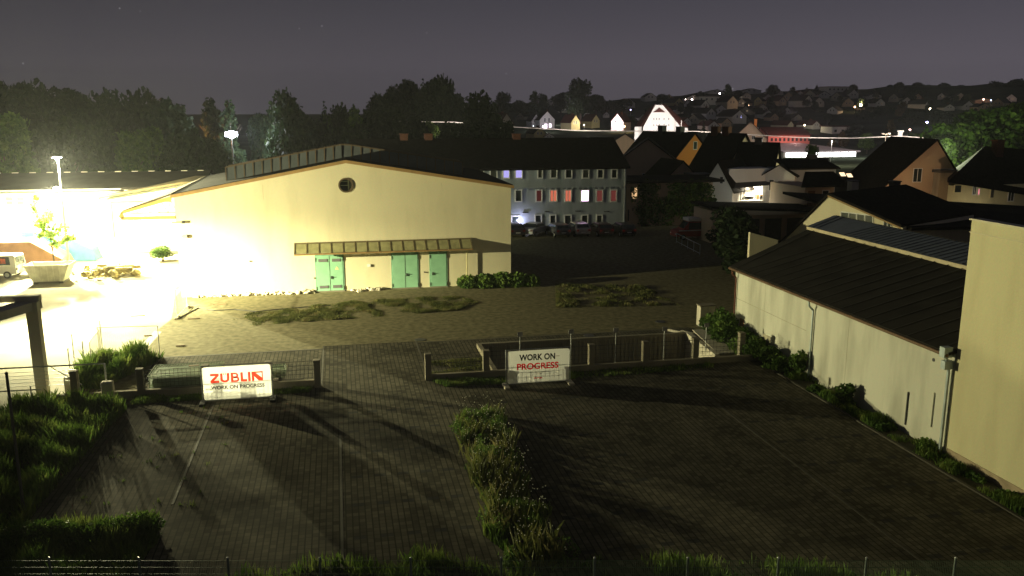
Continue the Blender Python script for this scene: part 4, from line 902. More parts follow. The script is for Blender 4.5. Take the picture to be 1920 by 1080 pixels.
# construction fence panels in the bright yard
def cpanel(a, b_, h, label):
    a, b_ = Vector(a), Vector(b_); t = thing('mesh_fence_panel', label, 'fence panel', a, 'mobile mesh fence panels in the yard'); f = MB()
    up = Vector((0, 0, h)); f.tube(a, a + up, .022).tube(b_, b_ + up, .022).tube(a + up, b_ + up, .018).tube(a + up * .08, b_ + up * .08, .018); f.build('frame', M_steel, t)
    w = MB()
    for i in range(1, 30): p = a.lerp(b_, i / 30); w.tube(p + up * .08, p + up, .004, n=4)
    w.build('mesh', M_steel, t)
    for p in (a, b_): MB().box(p.x - .13, p.x + .13, p.y - .35, p.y + .35, 0, .12).build('foot', M_conc, t, bevel=.02)
cpanel((-13.6, 50.2, 0), (-10.35, 49.9, 0), 2.0, 'mesh fence panel standing at the left end of the kerb before the verge')
cpanel((-11.15, 60.1, 0), (-11.0, 63.4, 0), 2.0, 'mesh fence panel edge on in front of the hall corner')
cpanel((-13.3, 47.4, 0), (-13.5, 50.1, 0), 1.9, 'mesh fence panel behind the tall grass of the verge')
for i, (px, py, l_) in enumerate(((245, 594, .9), (270, 631, .45), (352, 599, .8), (330, 650, .5), (400, 572, .9))):
    p = G(px, py); tag(MB().box(p.x, p.x + l_, p.y, p.y + .14, 0, .07).build('plank', mat('timber', (.18, .13, .07))), ['thin plank on the bright yard left of the hall corner', 'short plank near the mesh fence panel', 'plank lying in front of the hall corner', 'short wood piece on the paved strip', 'plank on the weeds before the hall wall'][i], 'plank', 'loose planks on the yard')
cbl = MB(); pts = [G(x, y, .03) for x, y in ((333, 597), (372, 577), (400, 582), (440, 580), (480, 584), (540, 578), (620, 572))]
cbl.path([tuple(p) for p in pts], .03); tag(cbl.build('cable', M_dark), 'dark cable lying across the weeds before the hall', 'cable')

# concrete portal frame at left, gate and tall post
pf = thing('concrete_portal', 'tall concrete portal frame at the left picture edge', 'frame', (-14.9, 45, 0))
MB().prism([(-15.25, 44.7, -.2), (-14.75, 44.7, -.2), (-14.75, 44.7, 4.72), (-15.3, 44.7, 4.72)], (0, .5, 0)).build('column', M_concL, pf)
MB().box(-22, -14.7, 44.95, 45.35, 4.725, 5.0).build('cross_beam', M_concL, pf)
MB().prism([(-15.6, 45.4, 4.3), (-14.7, 45.3, 4.3), (-19.0, 35, 4.3), (-20.0, 35, 4.3)], (0, 0, .42)).build('slanting_beam', M_concL, pf)
tg = thing('tall_post', 'tall dark steel post rising from the grass at the left edge', 'post', (-11.25, 30.5, 0))
MB().tube((-11.25, 30.5, -.2), (-11.25, 30.5, 5.25), .055, .05).build('shaft', mat('grey_post', (.09, .09, .08), .5), tg); MB().ball((-11.25, 30.5, 5.26), .06).build('cap', M_dark, tg)
gt = thing('steel_gate', 'long steel tube gate with horizontal rails beside the concrete frame', 'gate', (-15, 44.3, 0))
g_ = MB(); g_.tube((-21, 44.2, 1.62), (-11.75, 44.0, 1.62), .04).tube((-11.75, 44.0, 1.62), (-11.75, 44.0, .1), .045).tube((-21, 44.2, .45), (-14.8, 44.1, .45), .035).tube((-17.8, 44.15, 0), (-17.8, 44.15, 1.62), .04); g_.build('frame', M_steel, gt)
g_ = MB()
for i in range(5): z = .65 + i * .18; g_.tube((-21, 44.2, z), (-13.1, 44.05, z), .012, n=4)
g_.build('rails', M_steel, gt)
for i, (px, py, h) in enumerate(((192, 655, 1.75), (160, 697, 1.7), (131, 690, 1.1), (63, 775, 1.3), (139, 672, 1.4))):
    p = G(px, py); tag(MB().tube((p.x, p.y, 0), (p.x, p.y, h), .03).ball((p.x, p.y, h), .04).build('fence_post', M_steel), ['thin post at the top of the tall grass verge', 'thin post in the middle of the tall grass verge', 'short thin post at the left rim of the grass verge', 'short grey post under the steel gate rail', 'thin post standing in the glare behind the grass verge'][i], 'post', 'thin posts around the left verge')
tag(MB().tube((-15.0, 45.7, 1.3), (-12.9, 44.0, .6), .03).build('stay_bar', M_steel), 'slanting steel bar between the concrete frame and the post', 'bar')

# foreground fence, parallel to the picture plane
FD = 23.5
fo = Vector((0, 0, 0)) + Vector((_f.x, _f.y, 0)).normalized() * 0
pb = aY(960, 1050, 21.0); t0 = (pb - Vector((0, 0, CH))).dot(_f)
def onplane(px, py): d = ray(px, py); return Vector((0, 0, CH)) + d * (FD)
fz = onplane(960, 1049).z
xs_px = [-80, 92, 260, 427, 600, 770, 940, 1115, 1290, 1460, 1625, 1792, 1965]
tops = [onplane(x, 1049) for x in xs_px]
ff = thing('boundary_fence', 'wire mesh boundary fence with green posts along the bottom of the view', 'fence', (tops[6].x, tops[6].y, 0))
wm = MB()
for a, b_ in zip(tops, tops[1:]):
    z = 0
    for k in range(9): zz = fz - .04 - k * .2; wm.tube((a.x, a.y, zz), (b_.x, b_.y, zz), .007, n=4)
    for k in range(50): p = a.lerp(b_, k / 50); wm.tube((p.x, p.y, .1), (p.x, p.y, fz - .04), .0035, n=4)
wm.build('wire_mesh', M_gwire, ff)
for p in tops: po = MB().tube((p.x, p.y, -.2), (p.x, p.y, fz + .04), .032, n=8).build('post', mat('green_post', (.16, .20, .17), .45), ff); MB().ball((p.x, p.y, fz + .05), .04, sq=(1, 1, .6)).build('cap', M_steel, po)

# cabinet
cb_ = thing('utility_cabinet', 'pale grey utility cabinet beside the ramp near the white shed', 'cabinet', (23.4, 51, 0))
MB().box(22.95, 24.0, 50.9, 51.5, .0, 1.35).build('body', M_concL, cb_, bevel=.02); MB().box(22.9, 24.05, 50.85, 51.55, 1.352, 1.42).build('lid', M_conc, cb_); MB().box(23.46, 23.475, 50.885, 50.897, .1, 1.28).build('door_gap', M_dark, cb_)
tag(MB().path([(22.6, 50.4, .25), (23.3, 49.4, .2), (24.0, 48.0, .3)], .07).build('pipe', mat('grey_pipe', (.4, .4, .36), .4)), 'grey plastic pipe lying from the cabinet into the bushes', 'pipe')
for i, (px, py) in enumerate(((1104, 629), (788, 637), (1238, 603))):
    p = G(px, py, .006); tag(MB().tube((p.x, p.y, .0), (p.x, p.y, .02), .35, n=18).build('manhole_cover', M_dark), ['round manhole cover on the strip above the right banner', 'flat drain cover beside the top of the gateway', 'round manhole cover in the dark yard above the ramp'][i], 'manhole cover', 'manhole covers')

# ================================================================== GRASS & WEEDS
def stuff(o, label, cat): return tag(o, label, cat, kind='stuff')
vg = [(-13.6, 44), (-11.7, 43.0), (-10.3, 41.4), (-10.7, 36), (-11.0, 31.5), (-11, 26), (-15, 26), (-18, 30), (-17, 38), (-15.2, 43.6)]
vp = MB(); vp.add([(x_, y_, .008) for x_, y_ in vg], [tuple(range(len(vg)))]); tag(vp.build('verge_soil', mat('soil', (.035, .035, .018), .95, .4, 2)), kind='structure')
stuff(blades('verge_grass', patch_pts(vg, 24000, 1, .5), .35, 1.05, M_grass, .022, 1), 'tall lush grass on the left verge in front of the low wall', 'grass')
gp = [(-13.6, 45.2), (-12.3, 45.0), (-10.2, 50.0), (-11.2, 50.6), (-14.3, 49.8)]
stuff(blades('corner_grass', patch_pts(gp, 6000, 2, .3), .4, 1.3, M_grass, .022, 2), 'tall grass wedge between the steel gate and the kerb', 'grass')
cp_ = [(4.7, 36.4), (5.3, 37.3), (6.4, 37.4), (7.2, 36.4), (6.7, 35), (7.1, 33.6), (6.5, 32.2), (7.1, 30.6), (6.4, 29), (6.9, 27), (6.2, 25.5), (6.6, 23.6), (4.9, 23.2), (4.9, 24.5), (4.3, 26), (4.8, 28), (4.4, 30), (4.9, 31.5), (4.4, 33), (4.9, 35)]
stuff(blades('island_weeds', patch_pts(cp_, 10500, 3, 1.0, .7), .10, .62, M_grass, .016, 3), 'strip of wild weeds between the two parking lanes', 'weeds')
fg = random.Random(5); fl = MB()
for (x_, y_, q) in patch_pts(cp_, 420, 8, .2): 
    z = fg.uniform(.45, 1.15); fl.box(x_ - .012, x_ + .012, y_ - .012, y_ + .012, z, z + .022)
stuff(blades('island_stems', patch_pts(cp_, 1100, 33, .9, .5), .4, 1.2, M_grassdry, .009, 33, lean=.5), 'thin dry stems sticking out of the middle weed strip', 'weeds')
stuff(fl.build('flower_heads', mat('pale_petals', (.6, .6, .45), .7)), 'tiny pale flower heads scattered over the island weeds', 'flowers')
gb = random.Random(4); blob = [(gb.uniform(4.7, 6.7), gb.uniform(23.2, 36.8), .1, gb.uniform(.15, .5), gb.uniform(.15, .5), gb.uniform(.15, .6)) for i in range(34)]
stuff(leaves('island_shrubs', blob, 6500, .045, M_leafA, 21, shell=.3), 'low leafy undergrowth in the middle weed strip', 'undergrowth')
bl = [(-11.5, 28.6), (-6.6, 28.9), (-6.3, 27.5), (-7.2, 24), (-13, 24)]
stuff(blades('corner_weeds', patch_pts(bl, 14000, 4, .3), .3, .95, M_grass, .02, 4), 'dense grass hump in the lower left corner of the lot', 'grass')
blob = [(-10.8 + i * .5, 27.9 + .3 * math.sin(i), .35, .6, .6, .5) for i in range(9)]
stuff(leaves('corner_bush', blob, 6000, .06, M_leafA, 22, shell=.3), 'leafy low bush along the top of the lower left grass hump', 'undergrowth')
bt = [(-4.6, 24.7), (-2, 25.2), (2, 25.0), (5, 24.6), (12, 22.6), (19, 19.6), (19, 17), (5, 21), (-6, 23)]
stuff(blades('fence_weeds', patch_pts(bt, 9000, 5, .9, .8), .12, .6, M_grass, .018, 5), 'weeds growing along the boundary fence at the bottom', 'weeds')
rt = [(22.95, 16), (24.05, 16), (24.05, 45), (24.0, 52), (23.0, 47), (22.3, 44.5), (22.6, 41.6), (23.0, 41)]
rp_ = MB(); rp_.add([(x_, y_, .009) for x_, y_ in rt], [tuple(range(len(rt)))]); tag(rp_.build('wall_verge', MATS['soil']), kind='structure')
stuff(blades('wall_grass', patch_pts(rt, 13000, 6, .9, .85), .08, .5, M_grass, .02, 6), 'grass and weeds along the foot of the white shed', 'grass')
g9 = random.Random(9); blob = [(g9.uniform(23.2, 23.9), y_, .1, g9.uniform(.2, .5), g9.uniform(.3, .7), g9.uniform(.1, .3)) for y_ in np.sort([g9.uniform(17, 50) for _ in range(26)])]
stuff(leaves('wall_undergrowth', blob, 9000, .07, M_leafA, 23, shell=.2), 'low creeping plants below the white shed wall', 'undergrowth')
def bush(name, label, blobs, n, size, m, seed, cat='bush'):
    t = thing(name, label, cat, (blobs[0][0], blobs[0][1], 0)); k = MB(); g = random.Random(seed)
    for b_ in blobs[:6]:
        for _ in range(3): k.tube((b_[0] + g.uniform(-.1, .1), b_[1], 0), (b_[0] + g.uniform(-.4, .4), b_[1] + g.uniform(-.3, .3), b_[2] + b_[5] * .6), .02, .006, 5)
    k.build('stems', M_bark, t); leaves('foliage', blobs, n, size, m, seed, t, shell=.3); return t
bush('bush', 'leafy bush beside the ramp and the end of the white shed', [(22.6, 46.6, .7, .9, .9, .7), (23.2, 47.8, .9, .8, .9, .8), (23.4, 45.8, .6, .7, .9, .6), (22.9, 49, .7, .7, .8, .6), (23.6, 44.3, .5, .5, .8, .5), (23.9, 49.8, .8, .4, .6, .7)], 5500, .085, M_leafA, 51)
bush('bush', 'dark low bushes behind the last concrete post', [(23.0, 43.6, .5, .7, .9, .5), (23.4, 42.3, .45, .6, .8, .5), (22.8, 44.9, .45, .7, .6, .45), (23.5, 40.9, .35, .5, .8, .4)], 4000, .075, M_leafA, 52)
bush('sapling', 'small sapling against the shed wall beside the middle downpipe', [(23.65, 39.6, .9, .3, .4, .6), (23.6, 40.1, .7, .3, .4, .4)], 450, .1, M_leafA, 53, 'sapling')
bush('sapling', 'single bushy weed at the shed wall between the downpipes', [(23.5, 35.3, .55, .4, .45, .45), (23.6, 35.0, .9, .25, .25, .25)], 700, .09, M_leafA, 54, 'weed')
bush('bush', 'leafy green bush at the right foot of the cream hall', [(9.9, 66.2, .5, .9, .6, .55), (11.2, 66.1, .5, 1.0, .7, .6), (12.6, 66.1, .55, 1.0, .7, .65), (13.9, 66.0, .5, 1.0, .7, .6), (15.0, 65.9, .4, .7, .6, .5)], 5500, .11, M_leafC, 55)
yg = [(-8, 60), (-4, 61.5), (0, 63), (8.5, 63.5), (10, 61), (8, 58.6), (0, 57.6), (-6, 57)]
stuff(blades('yard_weeds', patch_pts(yg, 24000, 7, .7, .8), .04, .18, M_grassdry, .03, 7), 'low dry weeds covering the yard before the hall', 'weeds')
yg2 = [(15, 58), (24, 57), (24, 64), (17, 66)]; stuff(blades('dark_weeds', patch_pts(yg2, 6000, 17, .8, .8), .05, .3, M_grassdry, .03, 17), 'sparse weeds in the dark yard right of the hall', 'weeds')
ps = [(p[0], p[1]) for p in ((4.5, 43.7), (8, 43.6), (8, 47), (4.6, 47.5))]
stuff(blades('pit_weeds', patch_pts(ps, 2500, 18, .9, .8), .05, .25, M_grassdry, .02, 18), 'short weeds between the gateway post and the ramp', 'weeds')
gr = [(4.4, 42.9), (8, 42.9), (20, 42.9), (20, 42.1), (8, 41.6), (5, 41.8)]
stuff(blades('wall_foot_grass', patch_pts(gr, 5000, 19, .5, .7), .08, .3, M_grass, .02, 19), 'grass tufts at the foot of the right low wall', 'grass')
gr = [(-10.3, 43.1), (-1.6, 43.1), (-1.9, 42.3), (-10.3, 42.1)]
stuff(blades('banner_foot_grass', patch_pts(gr, 3500, 20, .5, .7), .08, .3, M_grass, .02, 20), 'grass tufts at the foot of the left low wall', 'grass')
g6 = random.Random(66); tf = []
for _ in range(40):
    x_, y_ = g6.uniform(-11, -5), g6.uniform(30, 41); tf += [(x_ + g6.gauss(0, .07), y_ + g6.gauss(0, .07), 1) for _ in range(9)]
stuff(blades('joint_tufts', tf, .05, .16, M_grass, .015, 26), 'small tufts growing in the joints of the left paving', 'grass')
# __TOWN__
# ================================================================== MIDDLE TOWN
M_dwin = M_glass
# ivy building
iv = thing('ivy_building', 'dark flat roofed building overgrown with ivy, one window lit from inside the leaves', 'building', (40, 99, 0))
ivx0, ivx1 = aY(1174, 400, 98.5).x, aY(1334, 400, 98.5).x; ivz = aY(1250, 342, 98.5).z
MB().box(ivx0, ivx1, 98.5, 106, -.3, ivz).build('wall', M_tan, iv); MB().box(ivx0 - .4, ivx1 + 1.2, 97.8, 106.5, ivz, ivz + .3).build('roof', M_roof, iv)
win_px(iv, 98.5, 1183, 350, 1196, 374, emat('amber_lit', (1, .62, .30), .9), bars=(0, 0), frame=M_tan); win_px(iv, 98.5, 1184, 388, 1189, 397, M_glass, bars=(0, 0), frame=M_tan)
win_px(iv, 98.5, 1175, 391, 1181, 416, M_glass, bars=(0, 0), frame=M_tan, name='door'); win_px(iv, 98.5, 1200, 408, 1214, 426, M_dark, bars=(0, 0), frame=M_tan, name='door')
g = random.Random(77); bl_ = []
for i in range(70):
    x_ = g.uniform(1200, 1334); z_ = g.uniform(345, 395) if g.random() < .8 else g.uniform(390, 420); p = aY(x_, z_, 98.3); bl_.append((p.x, p.y, p.z, .9, .3, .8))
for i in range(6): p = aY(g.uniform(1181, 1192), g.uniform(350, 378), 98.2); bl_.append((p.x, p.y, p.z, .25, .12, .4))
leaves('ivy', bl_, 6500, .14, M_leafA, 61, iv, shell=.2)

def H(name, label, px, py_apex, Y, rot, w, l, eave, ridge, wm, rm, **k):
    """house whose front gable apex shows at pixel px on depth Y with that ridge height"""
    p = aY(px, py_apex, Y); zr = p.z if ridge is None else ridge
    k.setdefault('group', 'houses of the old town behind the yard')
    return house(name, label, 'house', (p.x, Y, 0), R(rot), w, l, (zr - eave) if eave < 0 else eave, zr, wm, rm, **k)
def drop(o, dz): return o
def H2(name, label, px, py, Y, rot, w, l, dz, wm, rm, **k):
    p = aY(px, py, Y); k.setdefault('group', 'houses of the old town behind the yard')
    kk = dict(k); kk['chim'] = [(u, v, p.z + zt, c, *m) for (u, v, zt, c, *m) in k.get('chim', ())]
    kk['wins'] = [(f, u, p.z + z, a, b_, m) for (f, u, z, a, b_, m) in k.get('wins', ())]
    return house(name, label, 'house', (p.x, Y, 0), R(rot) - math.atan2(p.x, Y), w, l, p.z - dz, p.z, wm, rm, **kk)
AMB = emat('amber_lit', (1, .62, .30), .9)
# orange gable
H2('gable_house', 'house with orange gable, its side lit by a street lamp', 1302, 250, 128, 48, 15, 11, 6.6, M_orange, M_roof, wins=[('f', .3, -1.9, .9, 1.3, M_glass)], chim=[(0, 3, .9, 1.0, M_dark), (0, 7, 1.0, 1.0, M_dark)])
oa = aY(1302, 250, 128); on = R(48) - math.atan2(oa.x, 128); street_lamp((oa.x + 7 * math.sin(on), 128 - 7 * math.cos(on), 0), 3.6, 'warm street lamp lighting the orange gable', WARM, 7000, .18, 8, group=None)
# brown small gable in front of the orange house
H2('gable_house', 'small reddish brick house below the orange gable', 1280, 303, 112, 25, 5.5, 7, 2.6, M_tan, M_roof)
# black hipped roofs with chimneys
H2('town_house', 'house with big black roof and two chimneys right of the orange gable', 1396, 252, 116, 60, 15, 5.6, 7.2, M_tan, M_roof, chim=[(0, 2.9, .95, 1.0), (0, 4.8, .95, 1.0)], wins=[])
H2('town_house', 'house with black hipped roof and a single chimney', 1458, 269, 112, 84, 13, 5, 5.2, M_tan, M_roof, chim=[(0, 2.6, .7, 1.0, M_dark)])
# white house with gable and lit garden room
wh2 = H2('white_house', 'white rendered house with pointed gable beside the lit garden room', 1347, 304, 104, -22, 4.2, 8, 3.4, M_whiteW, M_roof, wins=[('f', .55, -2.3, .55, 1.0, M_glass), ('f', -.3, -5.3, .7, 1.5, M_glass)])
gr_ = thing('garden_room', 'brightly lit garden room with open front under a dark awning', 'garden room', (58, 103.5, 0))
gy = 104.0; xa, xb = aY(1368, 360, gy).x, aY(1443, 360, gy).x; zb, zt = aY(1400, 375, gy).z, aY(1400, 348, gy).z
MB().box(xa, xb, gy + 3.0, gy + 3.2, zb - 1, zt + 2.2).box(xa - .2, xa, gy, gy + 3.2, zb - 3, zt + 2.2).box(xb, xb + .2, gy, gy + 3.2, zb - 3, zt + 2.2).box(xa, xb, gy, gy + 3, -1, zb - .1).box(xa, xb, gy + .02, gy + 3, zt + .2, zt + 2.2).build('wall', M_whiteW, gr_)
MB().prism([(xa - .2, gy - 1.2, zt - .25), (xb + .3, gy - 1.2, zt + .15), (xb + .3, gy, zt + .5), (xa - .2, gy, zt + .3)], (0, 0, .08)).build('awning', M_dark, gr_)
f = MB()
for u in (.0, .28, .36, .76, 1.0): x_ = xa + (xb - xa) * u; f.box(x_ - .05, x_ + .05, gy - .05, gy + .04, zb, zt + .2)
f.build('frame', M_white, gr_)
for u, h_ in ((.25, .7), (.5, .45), (.6, .5), (.85, .8), (.9, .6)): x_ = xa + (xb - xa) * u; MB().box(x_ - .5, x_ + .5, gy + .8, gy + 1.5, zb, zb + h_ * .7).build('garden_furniture', M_trim if h_ > .55 else M_dark, gr_)
MB().box(xa + 2, xb - 1, gy + 1.4, gy + 1.6, zt + .08, zt + .14).build('ceiling_light', emat('room_light', WHITE, 25), gr_)
light('light', 'POINT', ((xa + xb) / 2 + .8, gy + 1.4, zt - .35), 1500, (1, .9, .66), gr_, .3)
rh = H2('white_house', 'narrow white house with two upper windows right of the garden room', 1462, 310, 103, -8, 4.0, 8, 1.3, M_whiteW, M_roof, wins=[('f', -.9, -2.6, .7, 1.5, M_glass), ('f', .2, -2.7, .7, 1.5, M_glass), ('f', 1.4, -2.8, .6, 1.5, M_glass), ('f', -.2, -5.4, .8, 1.4, M_glass)])
gh = thing('grey_house', 'plain dark blue grey house with flat black roof and two chimneys', 'house', (72, 104, 0))
xa, xb = aY(1479, 340, 103).x, aY(1566, 340, 103).x; zt = aY(1500, 318, 103).z
MB().box(xa, xb, 103, 111, -.3, zt).build('wall', M_blueg, gh); q = MB().prism([(xa - .3, 102.6, zt), (xb + .4, 102.6, zt), (xb + .4, 107, zt + 1.0), (xa - .3, 107, zt + 1.0)], (0, 0, .2)).build('roof', M_roof, gh)
for px in (1522, 1544): p = aY(px, 290 if px < 1530 else 296, 107); MB().box(p.x - .55, p.x + .55, 106.5, 107.5, zt, p.z).build('chimney', M_dark, q)
cs = thing('conservatory', 'small glazed conservatory on the dark house left of the white gable', 'conservatory', (54, 106, 0)); xa, xb = aY(1302, 340, 106).x, aY(1337, 340, 106).x; z0_, z1_ = aY(1320, 351, 106).z, aY(1320, 330, 106).z
MB().box(xa, xb, 106, 109, -.3, z0_).build('wall', M_tan, cs); MB().box(xa - .2, xb + .2, 105.8, 109.2, z1_, z1_ + .25).build('roof', M_dark, cs); MB().box(xa + .05, xb - .05, 106.06, 108.9, z0_, z1_).build('glazing', M_glass, cs)
f = MB()
for i in range(7): x_ = xa + (xb - xa) * i / 6; f.box(x_ - .09, x_ + .09, 105.95, 106.05, z0_, z1_)
f.build('frame', M_white, cs)
# dark house left behind the ivy building
H2('dark_house', 'dark red house with broad black roof behind the ivy building', 1215, 262, 122, 0, 9, 9, 3.3, M_tan, M_roof, wins=[('f', 0, -5.6, 1.4, 1.3, M_glass)], hip=0)
# big tan gable house
bt_ = H2('tan_house', 'large tan house with steep black roof and a lit bathroom window', 1735, 263, 97, 30, 15.5, 11, 8.4, M_tan, M_roof, wins=[('f', -.6, -4.4, 1.2, 1.8, M_glass), ('f', 2.2, -4.4, 1.3, 1.6, M_glass), ('f', 3.5, -4.4, 1.1, 1.6, emat('blue_lit', (.55, .65, .8), .35))], ridgeoff=1.5)
ta = aY(1735, 263, 97); tn = R(30) - math.atan2(ta.x, 97); light_t = street_lamp((64.5, 88.0, 0), 2.4, 'warm street lamp hidden behind the black shed roof, lighting the tan gable', (1, .66, .38), 1500, .15, 8)  # lamp added out of view to brighten the tan gable
q = aY(1398, 380, 97); street_lamp((q.x, 97, 0), 2.0, 'low lamp behind the garage lighting the white house', (.95, 1, .9), 220, .12, 6)  # added lamp, kept out of sight, lifts the white house wall
q = aY(1850, 392, 85); street_lamp((q.x, 85, 0), 1.8, 'low lamp behind the black roof lighting the right house', (1, .9, .62), 130, .12, 6)  # another added unseen lamp, for the front of the right house
# skylights lit
rl = MB()
for px, py in ((1582, 328), (1595, 330)): p = aY(px, py, 96.0); tag(MB().prism([(p.x - .35, 96, p.z - .15), (p.x + .35, 96, p.z - .15), (p.x + .35, 96.5, p.z + .25), (p.x - .35, 96.5, p.z + .25)], (0, .02, .03)).build('roof_window', emat('skylight_lit', (1, .75, .45), 1.6)), 'small glowing roof window in the black roof of the tan house, %s of two' % ('left' if px < 1590 else 'right'), 'roof window', 'lit roof windows of the tan house')
ch = thing('chimney_stack', 'broad pale chimney at the right corner of the tan house', 'chimney', (0, 0, 0)); p = aY(1770, 318, 94); ch.location = (p.x, 94, 0); ORG[ch.name] = Vector((p.x, 94, 0))
MB().box(p.x - .95, p.x + .95, 93.4, 94.6, 0, p.z - .35).build('shaft', M_conc, ch); MB().box(p.x - 1.1, p.x + 1.1, 93.25, 94.75, p.z - .345, p.z).build('cap', M_dark, ch)
# balcony part of the tan house
bc = thing('balcony_house', 'tan rendered annex with a balcony left of the cream gable wall', 'house', (0, 0, 0)); xa, xb = aY(1508, 380, 88).x, aY(1562, 380, 88).x; z1_ = aY(1530, 351, 88).z; zb = aY(1530, 377, 88).z; bc.location = (xa, 88, 0); ORG[bc.name] = Vector((xa, 88, 0))
MB().box(xa, xb, 88, 96, -.3, z1_).build('wall', M_tan, bc)
MB().prism([(xa - 1.2, 86.8, z1_ + .1), (xb + 1, 86.8, z1_ + .1), (xb + 1, 90, z1_ + 1.4), (xa + 1, 90, z1_ + 1.4)], (0, 0, .2)).build('roof', M_roof, bc)
MB().box(xa - .4, xb - 1, 86.8, 88, zb - .2, zb).box(xa - .4, xb - 1, 86.8, 86.86, zb, zb + .95 - 1.9 + 1.2).build('balcony', M_tan, bc); f = MB()
for i in range(20): x_ = xa - .35 + i * .16; f.box(x_, x_ + .1, 86.72, 86.78, zb - 1.25, zb - .02)
f.build('balustrade', mat('brown_slats', (.12, .07, .05)), bc); win_px(bc, 88, 1540, 356, 1555, 376, M_glass, bars=(0, 0), name='door')
win_px(bc, 88, 1512, 356, 1530, 378, mat('brown_shutter', (.22, .12, .07)), bars=(0, 0), frame=M_tan, name='door')
# cream gable shed (with window band) behind the long shed
gs_ = thing('cream_shed', 'cream gable end with white window band under a wide black roof', 'shed', (45, 66, 0))
gP = aY(1620, 420, 64); gd = Vector((math.sin(R(-27.6)), math.cos(R(-27.6)), 0)); gn = Vector((-math.cos(R(27.6)), -math.sin(R(27.6)), 0))
def oP(px, py, off=0.0):
    d = ray(px, py); o_ = Vector((0, 0, CH)); t = (gP + gn * off - o_).dot(gn) / d.dot(gn); return o_ + d * t
P0, P1, P3 = oP(1556, 366), oP(1693, 426), oP(1452, 470)
back = -gn * 13
MB().prism([P3, (P3.x, P3.y, -.3), (P1.x, P1.y, -.3), P1, P0], back).build('wall', M_cream, gs_)
up = Vector((0, 0, .02)); th_ = Vector((0, 0, .2))
MB().prism([P0 + gn * .3 + up, P1 + gn * .3 + up, P1 + gn * .3 + up + th_, P0 + gn * .3 + up + th_], back * 1.05).prism([P0 + gn * .3 + up, P3 + gn * .3 + up, P3 + gn * .3 + up + th_, P0 + gn * .3 + up + th_], back * 1.05).build('roof', M_roof, gs_)
MB().prism([P0 + gn * .36 - Vector((0, 0, .12)), P1 + gn * .36 - Vector((0, 0, .12)), P1 + gn * .36 + up, P0 + gn * .36 + up], -gn * .05).build('verge_board', M_trim, gs_)
def gwin(x0, y0, x1, y1, n):
    a_, b_ = oP(x0, y0, .05), oP(x1, y1 + (x1 - x0) * .1, .05); b2 = oP(x1, y0 + (x1 - x0) * .12, .05); c2 = oP(x0, y1, .05); q = MB()
    def bar(p_, r_, w_=.06): q.tube(p_, r_, w_, n=4)
    bar(a_, b2); bar(c2, b_); bar(a_, c2); bar(b2, b_)
    for i in range(1, n): bar(a_.lerp(b2, i / n), c2.lerp(b_, i / n))
    w = q.build('window', M_white, gs_); k = gn * .03; MB().prism([a_ - k, b2 - k, b_ - k, c2 - k], gn * .01).build('pane', M_glass, w)
gwin(1577, 397, 1637, 424, 4); gwin(1657, 412, 1671, 430, 2)
# wide black roof to the right
br_ = thing('black_roof_shed', 'wide low building with black roof between the tan house and the long shed', 'shed', (60, 66, 0))
Yg = 64.0
MB().box(P1.x + 6.3, P1.x + 30, P1.y + 6, P1.y + 21, -.3, P1.z - 1.6).build('wall', M_creamR, br_)
p5 = aY(1640, 360, 84); p6 = aY(1925, 392, 84)
MB().prism([(P1.x + .5, P1.y - .4, P1.z - .25), (P1.x + 28, P1.y + 2, P1.z - .9), (P1.x + 34, 84, p6.z), (P0.x + 5, 84, p5.z)], (0, 0, .25)).build('roof', M_roof, br_)
for px, py in ((1600, 340), (1678, 341)): 
    p = aY(px, py, 80); c_ = thing('chimney_pipe', 'short square chimney on the black roof, %s' % ('pale front, by the glowing roof windows' if px < 1650 else 'dark, before the tan gable'), 'chimney', (p.x, 80, 0)); MB().box(p.x - .4, p.x + .4, 79.6, 80.4, 3, p.z).build('shaft', M_concL if px < 1650 else M_dark, c_); MB().box(p.x - .48, p.x + .48, 79.52, 80.48, p.z, p.z + .12).build('cap', M_dark, c_)
# right edge house
re_ = thing('right_house', 'pale house with big dark roof and a pink lit door at the right edge', 'house', (0, 0, 0)); Yr = 88.0; xa = aY(1778, 350, Yr).x; xb = xa + 24; ze = aY(1850, 345, Yr).z; zr_ = aY(1900, 275, Yr + 6).z
re_.location = (xa, Yr, 0); ORG[re_.name] = Vector((xa, Yr, 0))
kx = xa / Yr; MB().prism([(xa, Yr, -.3), (xb, Yr, -.3), (xb + kx * 8, Yr + 8, -.3), (xa + kx * 8, Yr + 8, -.3)], (0, 0, ze + .2)).build('wall', M_creamR, re_)
q0, q1, q2, q3 = aY(1776, 342, Yr - .7), aY(2060, 388, Yr - .7), aY(2060, 290, Yr + 5), aY(1846, 274, Yr + 5); q4, q5 = q1 + Vector((9, 12, 0)), q0 + Vector((9.5, 12, 0)); rr = MB().add([tuple(v) for v in (q0, q1, q2, q3, q4, q5)], [(0, 1, 2, 3), (3, 2, 4, 5), (0, 3, 5), (0, 5, 4, 1)]).build('roof', M_roof, re_)
p = aY(1872, 264, Yr + 4); MB().box(p.x - .5, p.x + .5, Yr + 3.5, Yr + 4.5, ze, p.z).box(p.x - .58, p.x + .58, Yr + 3.42, Yr + 4.58, p.z, p.z + .12).build('chimney', M_brick, rr)
win_px(re_, Yr, 1788, 346, 1804, 362, M_glass, bars=(0, 0), frame=M_creamR); win_px(re_, Yr, 1822, 347, 1832, 366, M_glass, bars=(1, 0)); win_px(re_, Yr, 1832, 353, 1838, 366, emat('pink_lit', (1, .25, .35), 1.0), bars=(0, 0), name='door'); win_px(re_, Yr, 1855, 350, 1866, 372, M_dark, bars=(0, 0), frame=M_creamR, name='door'); win_px(re_, Yr, 1888, 355, 1903, 378, M_glass, bars=(1, 0), name='door')
